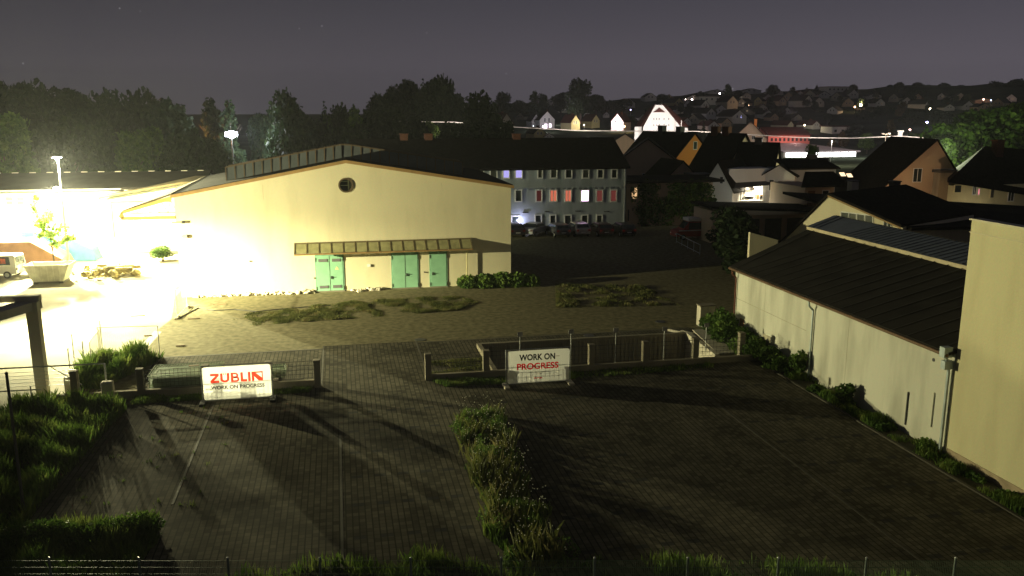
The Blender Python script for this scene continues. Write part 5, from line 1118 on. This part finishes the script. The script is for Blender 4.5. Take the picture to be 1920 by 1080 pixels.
# small walls / garage in the middle
gw = thing('garage', 'low garage with tan front wall and black flat roof behind the dark yard', 'garage', (0, 0, 0)); Yw = 84.0; xa, xb = aY(1337, 400, Yw).x, aY(1376, 400, Yw).x; z1_ = aY(1350, 396, Yw).z; gw.location = (xa, Yw, 0); ORG[gw.name] = Vector((xa, Yw, 0))
MB().box(xa, xb, Yw, Yw + 5, -.3, z1_).box(xb + .01, xb + 11, Yw + .6, Yw + 5, -.3, z1_ - .6).build('wall', M_tan, gw); MB().prism([(xa - .3, Yw - .3, z1_ + .25), (xb + 11.4, Yw - .3, z1_ - .45), (xb + 11.4, Yw + 5.3, z1_ - .3), (xa - .3, Yw + 5.3, z1_ + .3)], (0, 0, .25)).build('roof', M_roof, gw)
for i in range(4): x_ = xb + 1.4 + i * 2.6; MB().box(x_, x_ + 1.9, Yw + .52, Yw + .59, .1, z1_ - 1.0).build('garage_door', M_dark, gw)
yw = tag(MB().prism([(aY(1405, 470, 62).x, 62, -.3), (aY(1405, 470, 62).x, 62, aY(1405, 436, 62).z), (aY(1458, 460, 62).x, 62, aY(1458, 450, 62).z), (aY(1458, 460, 62).x, 62, -.3)], (0, .3, 0)).build('yard_wall', M_cream), 'cream garden wall behind the far end of the white shed', 'wall')
tree('broad', (aY(1385, 440, 70).x, 70, 0), 5.2, 'dark bushy tree standing before the garage and the cream garden wall', w=6)
tree('tall', (aY(1330, 470, 66).x + 3.5, 67, 0), 3.2, 'small dark shrub right of the yard railing', w=4, cat='shrub')
rl_ = thing('yard_railing', 'pale low railing in the dark yard in front of the red van', 'railing', (0, 0, 0)); a, c = G(1268, 455), G(1312, 478); rl_.location = a; ORG[rl_.name] = Vector(a)
f = MB(); 
for z in (.15, 1.0): f.tube((a.x, a.y, z), (c.x, c.y, z), .03)
for i in range(5): p = a.lerp(c, i / 4); f.tube((p.x, p.y, 0), (p.x, p.y, 1.05), .03)
f.build('rails', M_steel, rl_)
# ================================================================== FAR BUILDINGS
# big white town hall like house
Yb = 300.0; bw = thing('big_white_house', 'tall floodlit white house with steep red roof and white gable bands', 'building', (0, 0, 0))
L_, R_, T_ = aY(1192, 262, Yb), aY(1292, 262, Yb), aY(1235, 197, Yb); bw.location = (T_.x, Yb, 0); ORG[bw.name] = Vector((T_.x, Yb, 0))
cx = T_.x + 1.0; zt = T_.z; vd = Vector((cx / Yb, 1, 0)); gl_, gr2 = aY(1206, 238, Yb), aY(1276, 238, Yb)
tl, trr = aY(1229, 197, Yb), aY(1243, 197, Yb)
MB().prism([(gl_.x, Yb, -6), (gl_.x, Yb, gl_.z), (tl.x, Yb, zt), (trr.x, Yb, zt), (gr2.x, Yb, gr2.z), (gr2.x, Yb, -6)], vd * 20).prism([(L_.x, Yb + 1.5, -6), (gl_.x - .05, Yb + 1.5, -6), (gl_.x - .05, Yb + 1.5, aY(1200, 238, Yb).z), (L_.x, Yb + 1.5, aY(1200, 238, Yb).z)], vd * 14).prism([(gr2.x + .6, Yb + 1.5, -6), (R_.x, Yb + 1.5, -6), (R_.x, Yb + 1.5, aY(1285, 240, Yb).z), (gr2.x + .6, Yb + 1.5, aY(1285, 240, Yb).z)], vd * 14).build('wall', M_whiteW, bw)
rfm = MB(); rfm.prism([(tl.x + 1.4, Yb - .35, zt - .9), (aY(1225, 210, Yb).x, Yb - .35, aY(1225, 210.5, Yb).z), (aY(1247, 210, Yb).x, Yb - .35, aY(1247, 210.5, Yb).z), (trr.x - 1.4, Yb - .35, zt - .9)], (0, .3, 0))
for s, g_, t_ in ((-1, gl_, tl), (1, gr2, trr)): rfm.prism([(t_.x - s * .2, Yb + .4, zt + .1), (g_.x + s * .3, Yb + .6, g_.z + .2), (g_.x + s * 3.6 + vd.x * 9, Yb + 9, g_.z - .2), (t_.x + s * 1.6 + vd.x * 10, Yb + 10, zt - .3)], (0, 0, .4))
rfm.build('roof', M_roofR, bw)
for r_ in range(4):
    for c_ in range(5 if r_ < 3 else 4):
        px = 1226 + c_ * 5 + (0 if c_ < 3 else 4 * (c_ - 2)); py = 223 + r_ * 11.5; win_px(bw, Yb, px - 1.3, py - 2.2, px + 1.3, py + 2.2, M_glass, bars=(0, 0), fw=.1, frame=M_whiteW)
MB().tube((aY(1277, 240, Yb - 3).x, Yb - 3, 0), (aY(1277, 240, Yb - 3).x, Yb - 3, aY(1277, 225, Yb - 3).z), .15).build('flagpole', M_white, bw)
for dx in (-16, 16): light('light', 'SPOT', (cx + dx, Yb - 26, 5), 38000, (1, .9, .86), bw, .4, aim=(cx, Yb, 8), cone=70)
grf = H2('grey_roof_house', 'low house with pale grey roof and small white gable before the white building', 1172, 252, 230, 0, 5, 8, 1.6, M_tan, M_felt)
# supermarket
Ys = 235.0; sm_ = thing('store', 'long flat store with glaring lit front and pale roof edge', 'store', (0, 0, 0)); xa, xb = aY(1468, 290, Ys).x, aY(1600, 290, Ys).x; zb, zt, zr_ = 0, aY(1540, 285, Ys).z, aY(1540, 272, Ys + 30).z
sm_.location = (xa, Ys, 0); ORG[sm_.name] = Vector((xa, Ys, 0))
MB().box(xa, xb, Ys, Ys + 32, -.5, zt).build('wall', M_whiteW, sm_); MB().prism([(xa - 1, Ys - 2, zt), (xb + 1, Ys - 2, zt), (xb + 1, Ys + 33, zr_ + .3), (xa - 1, Ys + 33, zr_ + .3)], (0, 0, .4)).build('roof', mat('grey_sheet_roof', (.22, .19, .18), .7), sm_)
for i in range(9): x_ = xa + 1 + i * (xb - xa) / 9; MB().box(x_, x_ + (xb - xa) / 9 - .3, Ys - .12, Ys - .01, .1, zt - .1).build('shop_window', emat('shop_window_lit', (1, .98, .95), 10), sm_)
light('light', 'POINT', (xa + 3, Ys - 9, 7), 4500, (1, .93, .95), sm_, .5); light('light', 'POINT', (xb - 3, Ys - 9, 7), 4500, (1, .93, .95), sm_, .5); light('light', 'POINT', ((xa + xb) / 2, Ys + 18, 15), 3000, (1, .7, .7), sm_, .5)
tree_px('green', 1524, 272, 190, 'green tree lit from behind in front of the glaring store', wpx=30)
# tan gable house and red long building
H2('far_tan_house', 'tan gabled house with two small white windows beside the red building', 1408, 229, 262, 0, 10.5, 14, 5.2, M_tan, M_roofR, wins=[('f', -1.1, -5.0, 1.1, 1.3, M_glass), ('f', 1.1, -5.0, 1.1, 1.3, M_glass)], chim=[(1.5, 6, .8, .9, M_orange)], group='houses around the glaring store')
rd = thing('red_building', 'long low building with red lit wall and dark red roof above the store', 'building', (0, 0, 0)); Yd = 285.0; xa, xb = aY(1441, 250, Yd).x, aY(1519, 250, Yd).x; zt = aY(1480, 254, Yd).z; zr_ = aY(1480, 240, Yd + 6).z; rd.location = (xa, Yd, 0); ORG[rd.name] = Vector((xa, Yd, 0))
MB().prism([(xa, Yd, -1), (xa, Yd, zt), (xa, Yd + 6, zr_), (xa, Yd + 12, zt), (xa, Yd + 12, -1)], (xb - xa, 0, 0)).build('wall', plaster('salmon_render', (.60, .22, .18), (.5, .2, .15), .3), rd)
MB().prism([(xa - .4, Yd - .5, zt), (xa - .4, Yd + 6, zr_ + .1), (xa - .4, Yd + 6, zr_ + .4), (xa - .4, Yd - .5, zt + .3)], (xb - xa + .8, 0, 0)).build('roof', M_roofR, rd)
for i in range(10): x_ = xa + 1 + i * (xb - xa) / 10; MB().box(x_, x_ + .8, Yd - .08, Yd - .01, zt - 2.0, zt - .9).build('window', M_glass, rd)
light('light', 'POINT', (xa + 6, Yd - 8, 6), 3500, (1, .5, .45), rd, .4)

# hillside houses: (px, py base, width px, type, wall, rot, brightness note)
GH = 'houses on the hillside'
M_w1, M_w2, M_w3 = M_whiteW, plaster('hill_cream', (.62, .58, .46), (.5, .46, .36), .3), plaster('hill_yellow', (.64, .56, .28), (.5, .44, .24), .3)
HH = [  # px, base, wpx, apex dy(px), rot, len m, wall, roof, label
 (950, 256, 26, 34, 25, 14, M_w2, M_roofR, 'cream gabled house half hidden by the big tree, leftmost of the hillside'),
 (1005, 240, 17, 20, 15, 9, M_w1, M_roof, 'bluish lit small gable left of the house with two glowing windows'),
 (1026, 243, 28, 27, 10, 10, M_w1, M_roof, 'white gabled house with two glowing ground windows'),
 (1064, 240, 20, 20, -20, 10, M_w1, M_roof, 'white house right beside the round glaring lamp'),
 (1079, 245, 17, 23, 25, 11, M_w3, M_roofR, 'yellowish gabled house, left one of the yellow pair'),
 (1117, 240, 15, 20, 25, 11, M_w3, M_roofR, 'yellowish gabled house, right one of the yellow pair'),
 (1157, 246, 22, 26, -25, 10, M_w1, M_roofR, 'white steep gabled house left of the big white building'),
 (1101, 221, 12, 9, 0, 8, M_w1, M_roof, 'tiny grey gable above the yellow pair'),
 (1137, 221, 11, 9, 0, 8, M_w1, M_roof, 'tiny grey gable above the right yellow house'),
 (1180, 203, 22, 14, 20, 12, M_w1, M_roof, 'dim gable at the upper left of the white building'),
 (1256, 190, 12, 9, 20, 8, M_tan, M_roof, 'small tan house on the crest above the white building'),
 (1273, 202, 18, 14, 30, 14, M_w3, M_roof, 'dim yellowish gable right above the white building'),
 (1274, 214, 15, 12, 30, 14, M_w1, M_roof, 'dim gable with long side just right of the white building roof'),
 (1322, 208, 15, 16, 30, 15, M_w1, M_roof, 'dim gable below the long apartment block on the slope'),
 (1333, 224, 18, 17, 30, 14, M_w1, M_roof, 'dim gable in the middle of the slope, with side wing'),
 (1373, 204, 20, 19, 25, 14, M_w2, M_roof, 'cream gable with two windows, brightest dim house of the upper slope'),
 (1386, 232, 27, 20, 25, 16, M_w1, M_roof, 'broad whitish gable above the tan house of the store'),
 (1421, 198, 14, 13, -20, 9, M_w3, M_roof, 'yellow lit gable in the upper slope'),
 (1467, 198, 15, 13, 35, 13, M_tan, M_roofR, 'reddish gable with long eave on the upper slope'),
 (1515, 200, 16, 17, 35, 14, M_w1, M_roof, 'whitish gable with side wall on the upper slope'),
 (1545, 184, 20, 10, 30, 16, M_w1, M_roof, 'dim broad house on the crest right of the red lamp'),
 (1482, 242, 11, 12, 30, 13, M_w2, M_roofR, 'small pale gable above the red building, left one'),
 (1530, 242, 14, 12, 30, 12, M_w1, M_roofR, 'small pale gable above the right end of the red building'),
 (1614, 206, 15, 16, 0, 9, M_tan, M_roofR, 'house strongly lit by the warm glaring lamp'),
 (1740, 204, 12, 14, 40, 12, M_w1, M_roof, 'pale house with a greenish lit gable among the trees'),
 (1724, 278, 20, 21, -60, 14, M_tan, M_roofR, 'red roofed house left of the large lit tree'),
 (1846, 208, 24, 11, 15, 10, M_tan, M_roof, 'tan gable at the upper right above the large tree'),
 (1845, 192, 30, 6, 10, 18, M_tan, M_roof, 'long warm lit house near the crest at the right'),
 (1640, 186, 24, 9, 10, 12, M_w1, M_roof, 'dim house on the crest right of the warm lamp'),
 (1220, 190, 22, 12, 10, 14, M_w1, M_roof, 'dark house on the crest above the white building'),
 (1345, 176, 30, 6, 10, 16, M_w1, M_roof, 'flat dark house on the crest beside the bright lamp'),
 (1410, 174, 34, 7, 10, 16, M_w1, M_roof, 'broad dark house on the crest, middle'),
 (1455, 178, 26, 8, 10, 14, M_w1, M_roof, 'broad dark house on the crest left of the red lamp'),
 (1500, 184, 22, 10, 10, 14, M_w1, M_roof, 'dark house on the crest under the red lamp'),
 (1300, 190, 24, 9, 10, 14, M_w1, M_roof, 'dark house on the crest between the two white lamps'),
 (1030, 263, 18, 10, 0, 8, M_w1, M_roofR, 'small bright white gable just above the apartment block ridge'),
 (1012, 262, 22, 18, 20, 9, M_w3, M_roof, 'dim yellow gable behind the small bright white gable'),
 (1288, 236, 16, 12, 20, 12, M_w1, M_roofR, 'red roofed house tucked right of the white building'),
 (1338, 245, 20, 14, 20, 12, M_w1, M_roofR, 'dim reddish house behind the two black chimneys'),
 (1560, 215, 18, 12, -20, 12, M_w1, M_roof, 'dim house among trees below the warm lamp'),
 (1440, 222, 20, 12, 15, 12, M_w1, M_roof, 'faint house in the middle slope above the red building'),
 (1415, 245, 14, 8, 10, 8, M_w1, M_roof, 'faint shed behind the far tan gabled house'),
 (1780, 208, 18, 10, 15, 10, M_w1, M_roof, 'faint house among the trees below the crest trees'),
]
for i, (px, pyb, wpx, ady, rot, ln, wm_, rm_, lab) in enumerate(HH):
    p = hit(px, pyb); dep = p.dot(_f) - CH * _f.z; w_ = wpx * dep / CF / max(.5, math.cos(R(rot))) ; rz_ = ady * 1.25 * dep / CF; ev = rz_ * .55
    wz = [('f', -w_ * .16, ev * .95, w_ * .12, rz_ * .22, M_glass), ('f', w_ * .12, ev * .95, w_ * .12, rz_ * .22, M_glass)]
    if 'glowing ground' in lab: wz += [('f', -w_ * .1, ev * .35, w_ * .2, rz_ * .26, emat('house_lit', (1, .8, 1), 4)), ('f', w_ * .2, ev * .4, w_ * .16, rz_ * .22, emat('house_lit', (1, .8, 1), 4))]
    elif i % 5 == 3: wz += [('f', w_ * .1, ev * .4, w_ * .12, rz_ * .16, emat('house_dimlit', (1, .7, .4), .5))]
    house('hillside_house', lab, 'house', (p.x, p.y, p.z), R(rot - math.degrees(math.atan2(p.x, p.y)) * .8), w_, ln, ev, rz_, wm_, rm_, wins=wz, chim=[(w_ * .1, ln * .4, rz_ + .7, .8)] if i % 2 == 0 else (), group=GH, over=.4)
def flatb(name, label, x0, x1, yt, yb_, wm_, ln=10, rl_=None):
    p = hit((x0 + x1) / 2, yb_); a, c, t_ = aY(x0, yt, p.y), aY(x1, yb_, p.y), aY(x0, yt, p.y).z
    t = thing(name, label, 'building', (p.x, p.y, p.z)); MB().box(a.x, c.x, p.y, p.y + ln, p.z - 3, t_).build('wall', wm_, t); MB().box(a.x - .4, c.x + .4, p.y - .5, p.y + ln + .5, t_, t_ + .4).build('roof', M_roofR, t)
    n = max(3, int((c.x - a.x) / 3)); 
    for k in range(n): x_ = a.x + (c.x - a.x) * (k + .3) / n; MB().box(x_, x_ + 1.1, p.y - .06, p.y - .01, t_ - 2.2, t_ - 1.1).build('window', M_glass, t)
    return t
flatb('long_white_building', 'long white building below the tall dark tree on the crest', 1030, 1057, 187, 197, M_whiteW)
flatb('apartment_house', 'long pale apartment house on the upper slope', 1311, 1350, 181, 197, M_w2)
flatb('hip_house', 'wide house with pinkish wall right of the red building', 1561, 1600, 238, 250, M_w1, 9)
flatb('crest_building', 'large dark building on the skyline above the warm lamp', 1553, 1590, 163, 180, M_w1, 12)
FILL = [(1205, 226, 0), (1300, 232, 1), (1352, 214, 0), (1362, 238, 2), (1398, 214, 1), (1430, 210, 0), (1452, 226, 2), (1476, 214, 0), (1496, 226, 1), (1535, 200, 0), (1568, 190, 1), (1590, 200, 2), (1650, 200, 0), (1675, 190, 1), (1700, 196, 0), (1720, 188, 2), (1765, 186, 0), (1800, 192, 1), (1815, 206, 0), (1870, 200, 2), (1895, 192, 0), (1240, 206, 1), (1290, 202, 0), (1400, 186, 1), (1440, 188, 0), (1478, 190, 2), (1518, 186, 1), (1600, 184, 0), (1390, 200, 2), (1060, 212, 1), (1120, 208, 0), (975, 224, 1)]
for i, (px, pyb, k) in enumerate(FILL):
    p = hit(px, pyb); dep = p.dot(_f) - CH * _f.z; w_ = (15 + i * 7 % 8) * dep / CF; rz_ = w_ * .8; rr_o = [30, -25, 12][i % 3]
    house('hillside_house', 'dim %s house with dark roof, %s faint one %s' % (('whitish', 'cream', 'tan')[k], ordn(i % 20), 'of the middle slope' if i < 20 else 'of the outer slope'), 'house', (p.x, p.y, p.z), R(rr_o) - math.atan2(p.x, p.y), w_, w_ * 1.4, rz_ * .5, rz_, (M_w1, M_w2, M_tan)[k], M_roof, wins=[('f', -w_ * .15, rz_ * .4, w_ * .12, rz_ * .18, M_glass), ('f', w_ * .15, rz_ * .4, w_ * .12, rz_ * .18, M_glass if i % 4 else emat('house_dimlit', (1, .7, .4), .5))], group='faint houses on the slope', over=.5)
# far lamps
for (px, py, col, pwr, r, es, lab) in [
 (1061, 227, (1, .85, 1), 2600, .75, 40, 'round glaring violet white lamp among the white gables'), (1019, 240, (1, .85, 1), 1500, .5, 30, 'lamp glowing before the white gabled house'), (1074, 205, (.9, 1, .9), 60, .28, 12, 'tiny lamp point above the white gables'),
 (1182, 207, (.6, .55, 1), 200, .3, 20, 'small bluish lamp left of the big white roof'), (1170, 240, (1, .55, .25), 1200, .5, 20, 'orange lamp left of the big white building'), (1285, 187, (1, .8, .7), 200, .3, 20, 'small faint lamp on the crest, left of a brighter one'),
 (1297, 188, (1, .8, .75), 900, .62, 30, 'bright lamp on the crest above the white building'), (1349, 177, (1, .85, .8), 900, .62, 30, 'bright lamp on the crest beside the apartment house'), (1351, 192, (.85, .9, 1), 200, .35, 20, 'small cool lamp below the crest lamp'),
 (1492, 176, (1, .04, .10), 150, .6, 6, 'red light on the crest'), (1556, 170, (1, .6, .3), 400, .4, 10, 'warm lamp at the dark skyline building'), (1613, 199, (1, .72, .42), 5200, 1.0, 40, 'big warm glaring street lamp on the slope'), (1602, 202, (1, .6, .3), 500, .5, 15, 'warm lamp just left of the big glaring one'),
 (1743, 206, (1, .9, .6), 500, .5, 20, 'yellowish lamp before the greenish lit house'), (1737, 233, (.45, .45, 1), 300, .45, 30, 'blue white lamp between dark trees'), (1403, 199, (1, .6, .35), 300, .35, 12, 'little warm lamp on the upper slope'),
 (1843, 188, (1, .55, .4), 800, .5, 8, 'reddish lamp at the long warm lit house'), (1857, 189, (.6, .7, 1), 120, .3, 10, 'tiny blue light right of the long warm lit house'), (1508, 238, (1, .85, .5), 500, .4, 15, 'yellowish lamp above the red building'), (1155, 238, (1, .8, .9), 1300, .45, 20, 'lamp on the steep white gable'),
 (1095, 236, (1, .9, .7), 900, .3, 10, 'lamp between the two yellowish gables'), (1341, 203, (1, .9, .7), 60, .3, 8, 'tiny light point above the middle dim gable'), (1705, 248, (1, .6, .5), 700, .4, 6, 'lamp on the mast right of the black roof ridge'), (1000, 238, (.75, .85, 1), 500, .2, 8, 'bluish lamp at the left small gable'), (1440, 262, (1, .55, .5), 1500, .3, 8, 'reddish lamp before the tan gable and the red building')]:
    p = hit(px, py + 9); h_ = max(2.5, 9 * (p.dot(_f) - CH * _f.z) / CF); p2 = Vector((p.x, p.y, p.z))
    street_lamp(p2 - Vector((0, 3 if False else 0, 0)), h_, lab, col, pwr * 3, r * .9, es, group='far lamps of the town')
# floodlights behind the trees on the left
fl_ = thing('sports_floodlight', 'cold white floodlight head glaring between the trees left of the hall', 'floodlight', (0, 0, 0)); Yf = 150.0; p = aY(434, 252, Yf); fl_.location = (p.x, Yf, 0); ORG[fl_.name] = Vector((p.x, Yf, 0))
MB().tube((p.x, Yf, 0), (p.x, Yf, p.z), .12).build('pole', M_steel, fl_); MB().box(p.x - .95, p.x + .95, Yf - .3, Yf - .05, p.z - .35, p.z + .35).ball((p.x, Yf - .2, p.z), .75, sq=(1, .3, .8)).build('lamp_head', emat('cold_flood', (.85, .88, 1), 40), fl_)
light('light', 'POINT', (p.x + 2, Yf + 3, p.z), 9000, (.85, .9, 1), fl_, .5)
p = aY(352, 262, 165); street_lamp((p.x, 165, 0), p.z - .5, 'sodium lamp glowing orange inside the tree row', (1, .38, .10), 4500, .25, 6)
# ================================================================== TREES
GL = 'trees in the row behind the white hall'
row = [(-8, 150, 'broad', 105), (30, 162, 'broad2', 95), (72, 168, 'broad', 95), (105, 182, 'tall', 60), (140, 170, 'broad2', 95), (182, 182, 'broad', 90), (222, 194, 'tall', 60), (262, 180, 'broad', 70), (300, 188, 'broad2', 75), (335, 198, 'tall', 62), (392, 186, 'tall', 58), (430, 190, 'tall', 50)]
for i, (px, yt, k, w_) in enumerate(row): tree_px(k, px, yt, 150 + (i * 37 % 22), '%s tree from the left in the dark row behind the white hall' % ordn(i), wpx=w_ * 1.25, group=GL)
for i, (px, yt, k, w_) in enumerate([(0, 215, 'green', 110), (55, 235, 'broad', 90), (120, 215, 'broad2', 100), (175, 235, 'broad', 80), (250, 245, 'green', 90), (285, 238, 'greent', 60), (330, 262, 'broad', 80), (365, 240, 'tall', 60), (400, 262, 'broad2', 70)]): tree_px(k, px, yt, 132 + i % 3 * 4, '%s of the lower bushy trees in front of the dark row, from the left' % ordn(i), wpx=w_, group='lower trees in front of the dark row')
GM = 'trees behind the hall roof'
mid = [(485, 215, 'broad2', 60, 170), (508, 205, 'broad', 60, 165), (545, 182, 'broad', 95, 150), (572, 215, 'broad2', 60, 158), (607, 190, 'conifer', 42, 175), (612, 215, 'greent', 36, 165), (640, 205, 'broad', 60, 170), (665, 200, 'greent', 50, 168), (700, 210, 'broad2', 80, 172), (740, 212, 'broad', 85, 176), (782, 225, 'broad2', 70, 180), (600, 235, 'broad', 70, 160), (520, 235, 'broad', 80, 160), (660, 240, 'broad', 80, 160), (840, 235, 'broad', 50, 190)]
for i, (px, yt, k, w_, D) in enumerate(mid): tree_px(k, px, yt, D, '%s tree in the dark group behind the hall and block roofs' % ordn(i), wpx=w_, group=GM)
hill_t = [(700, 182, 50), (722, 176, 50), (745, 168, 55), (770, 152, 55), (793, 148, 36), (812, 148, 60), (838, 150, 56), (852, 178, 50), (790, 185, 80), (740, 195, 70), (830, 195, 70), (870, 200, 50)]
for i, (px, yt, w_) in enumerate(hill_t): tree_px(('broad', 'broad2')[i % 2] if w_ > 40 else 'conifer', px, yt, 225 + i % 4 * 6, '%s tree of the dark wooded knoll in the middle' % ordn(i), wpx=w_ * 1.1, group='trees of the dark knoll')
g5 = random.Random(55)
for i in range(34):
    px = 1190 + i * 21.5 + g5.uniform(-7, 7); yb_ = g5.uniform(176, 236); p = hit(px, yb_); D = math.hypot(p.x, p.y); tree_px(('broad', 'broad2', 'tall', 'round')[i % 4], px, yb_ - g5.uniform(14, 24), D, 'dark garden tree between slope houses, %s from the left%s' % (ordn(i % 20), '' if i < 20 else ', right half'), wpx=g5.uniform(14, 26), group='garden trees between the slope houses')
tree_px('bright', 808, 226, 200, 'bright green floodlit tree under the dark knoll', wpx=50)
tree_px('broad', 905, 183, 185, 'big dark tree left of the cream hillside house', wpx=95); tree_px('broad2', 952, 228, 178, 'small dark tree before the cream hillside house', wpx=34); tree_px('broad2', 900, 225, 180, 'low dark tree below the big dark tree', wpx=100)
for i, (px, yt, k, w_, D) in enumerate([(945, 176, 'broad', 40, 520), (975, 186, 'round', 34, 520), (1003, 171, 'tall', 34, 500), (1020, 178, 'broad', 30, 540), (1052, 174, 'broad2', 44, 560), (1090, 153, 'broad', 62, 480), (1118, 178, 'broad2', 44, 540), (1150, 186, 'round', 50, 560), (1176, 184, 'round', 24, 600), (1242, 175, 'round', 22, 640)]): tree_px(k, px, yt, D, '%s tree on the skyline between the knoll and the white building' % ordn(i), wpx=w_, group='skyline trees over the white gables')
for i, (px, yt, k, w_, D) in enumerate([(1380, 175, 'round', 18, 690), (1457, 165, 'round', 12, 730), (1513, 163, 'conifer', 8, 700), (1532, 158, 'conifer', 10, 700), (1539, 161, 'conifer', 7, 700), (1645, 164, 'round', 18, 740), (1670, 158, 'round', 13, 740), (1721, 153, 'round', 24, 740), (1742, 158, 'round', 15, 740), (1772, 154, 'round', 24, 740), (1801, 158, 'round', 22, 740), (1832, 159, 'round', 24, 730), (1872, 154, 'broad', 36, 700), (1903, 149, 'broad2', 40, 700)]): tree_px(k, px, yt, D, '%s tree on the crest skyline, counted from the left' % ordn(i), wpx=w_, group='crest trees on the right skyline')
for i, (px, yt, k, w_, D) in enumerate([(1448, 182, 'tall', 34, 560), (1440, 195, 'tall', 22, 540), (1320, 222, 'conifer', 16, 300), (1405, 222, 'broad', 40, 480), (1470, 228, 'broad2', 40, 460), (1540, 212, 'broad', 50, 520), (1575, 205, 'broad2', 50, 520), (1630, 210, 'broad', 60, 470), (1660, 200, 'broad2', 60, 500), (1693, 190, 'brown', 26, 480), (1672, 224, 'brown', 26, 330), (1715, 208, 'broad', 50, 440), (1760, 206, 'broad2', 60, 440), (1800, 215, 'broad', 70, 430), (1830, 230, 'broad', 60, 400), (1580, 246, 'brown', 26, 330), (1628, 250, 'green', 34, 300), (1560, 258, 'brown', 22, 300), (1713, 250, 'green', 26, 300), (1600, 235, 'broad', 46, 380), (1900, 225, 'broad', 70, 420), (1490, 205, 'broad', 40, 560), (1250, 225, 'broad', 30, 420)]): tree_px(k, px, yt, D, '%s of the scattered trees on the slope, by no. from the left group' % ordn(i % 20) if False else 'tree on the slope, %s' % (['tall one above the red building', 'slender one left above the red building', 'pointed light green one behind the black chimneys', 'dark one above the far tan gable', 'dark one above the red building roof', 'wide one left below the warm lamp', 'wide one right below the crest building', 'wide one below the big warm lamp', 'dark one right below the warm lamp', 'brownish tall one right of the warm lamp', 'brown one above the black roof ridge of the tan house', 'one left of the greenish lit house', 'one right of the greenish lit house', 'wide one between greenish house and right tan gable', 'one left above the large lit tree', 'brown one behind the store, right', 'green one above the store roof', 'small brown one behind the store, left', 'green one left of the red roofed house', 'dark one right of the pinkish wide house', 'dark one behind the large lit tree', 'dark one among the upper gables', 'dark one behind the white building'][i]), wpx=w_, group='trees on the hillside')
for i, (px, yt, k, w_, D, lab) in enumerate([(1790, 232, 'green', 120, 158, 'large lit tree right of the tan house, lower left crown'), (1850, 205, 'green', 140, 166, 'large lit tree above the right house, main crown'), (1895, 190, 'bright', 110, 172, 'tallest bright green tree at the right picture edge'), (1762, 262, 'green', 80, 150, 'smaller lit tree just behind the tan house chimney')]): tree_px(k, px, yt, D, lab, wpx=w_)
p = aY(1770, 262, 108); street_lamp((p.x, 108, 0), 8.0, 'greenish street lamp hidden behind the tan house, lighting the large trees', (.9, 1, .6), 14000, .15, 8)  # unseen lamp added to make the large trees a brighter green
# car light trail across the background, built as a pale solid tube, with pole
cbm = []; 
for (pts_) in ([(700, 226), (760, 228), (852, 229), (960, 238), (1090, 245), (1240, 246), (1300, 246)], [(1300, 246), (1400, 252), (1500, 258), (1600, 259), (1688, 255)], [(1688, 255), (1750, 260), (1822, 265), (1900, 271)]):
    q = MB(); P_ = [aY(x_, y_, 205) for x_, y_ in pts_]; q.path([tuple(v) for v in P_], .11, 5)
    cbm.append(tag(q.build('overhead_cable', mat('pale_cable', (.85, .8, .75), .4)), ['pale overhead cable from the dark trees to the white building', 'pale overhead cable crossing above the black roofs and the store', 'pale overhead cable running into the large lit tree'][len(cbm)], 'cable', 'overhead cable spans'))
p = aY(1688, 251, 205); cpz = thing('cable_pole', 'cable pole with bright insulator standing behind the tan house ridge', 'pole', (p.x, 205, 0)); MB().tube((p.x, 205, 0), (p.x, 205, p.z + .5), .15).build('pole', M_concL, cpz); MB().box(p.x - .55, p.x + .55, 204.8, 205.2, p.z - 1.1, p.z + .8).box(p.x - .8, p.x + .8, 204.7, 205.3, p.z + .5, p.z + .9).build('insulator', M_white, cpz)
p = aY(1661, 252, 200); tm = thing('twin_lamp', 'small twin armed lamp left of the cable pole', 'street lamp', (p.x, 200, 0)); MB().tube((p.x, 200, 0), (p.x, 200, p.z), .08).box(p.x - 1, p.x + 1, 199.9, 200.1, p.z, p.z + .15).box(p.x - 1.2, p.x - .6, 199.8, 200.2, p.z + .1, p.z + .35).box(p.x + .6, p.x + 1.2, 199.8, 200.2, p.z + .1, p.z + .35).build('pole', M_concL, tm)
for px in (860, 1100, 1350, 1560, 1690, 1760):  # lamps added below the trail tube so that it shows bright
    p = aY(px, 262, 198); street_lamp((p.x, 198, 0), max(3.0, p.z - .5 if px != 1690 else p.z + .3), 'street lamp below the overhead cable, %s' % {860: 'left, by the knoll', 1100: 'above the apartment block', 1350: 'behind the black chimneys', 1560: 'before the store roof', 1690: 'next to the cable pole', 1760: 'left of the large lit tree'}[px], (1, .86, .74), 4500, .15, 3, group='street lamps below the cable')

# ================================================================== night haze over the town
hz = MB().box(-420, 520, -30, 900, -1.2, 46).build('haze', mat('haze_air', (1, 1, 1)))
hm = bpy.data.materials['haze_air']; hn = hm.node_tree; hn.nodes.clear()
ho = hn.nodes.new('ShaderNodeOutputMaterial'); hv_ = hn.nodes.new('ShaderNodeVolumePrincipled'); hv_.inputs['Color'].default_value = (.85, .88, .95, 1); hv_.inputs['Density'].default_value = .00017; hv_.inputs['Anisotropy'].default_value = .3
hn.links.new(hv_.outputs[0], ho.inputs['Volume']); hz['kind'] = 'stuff'
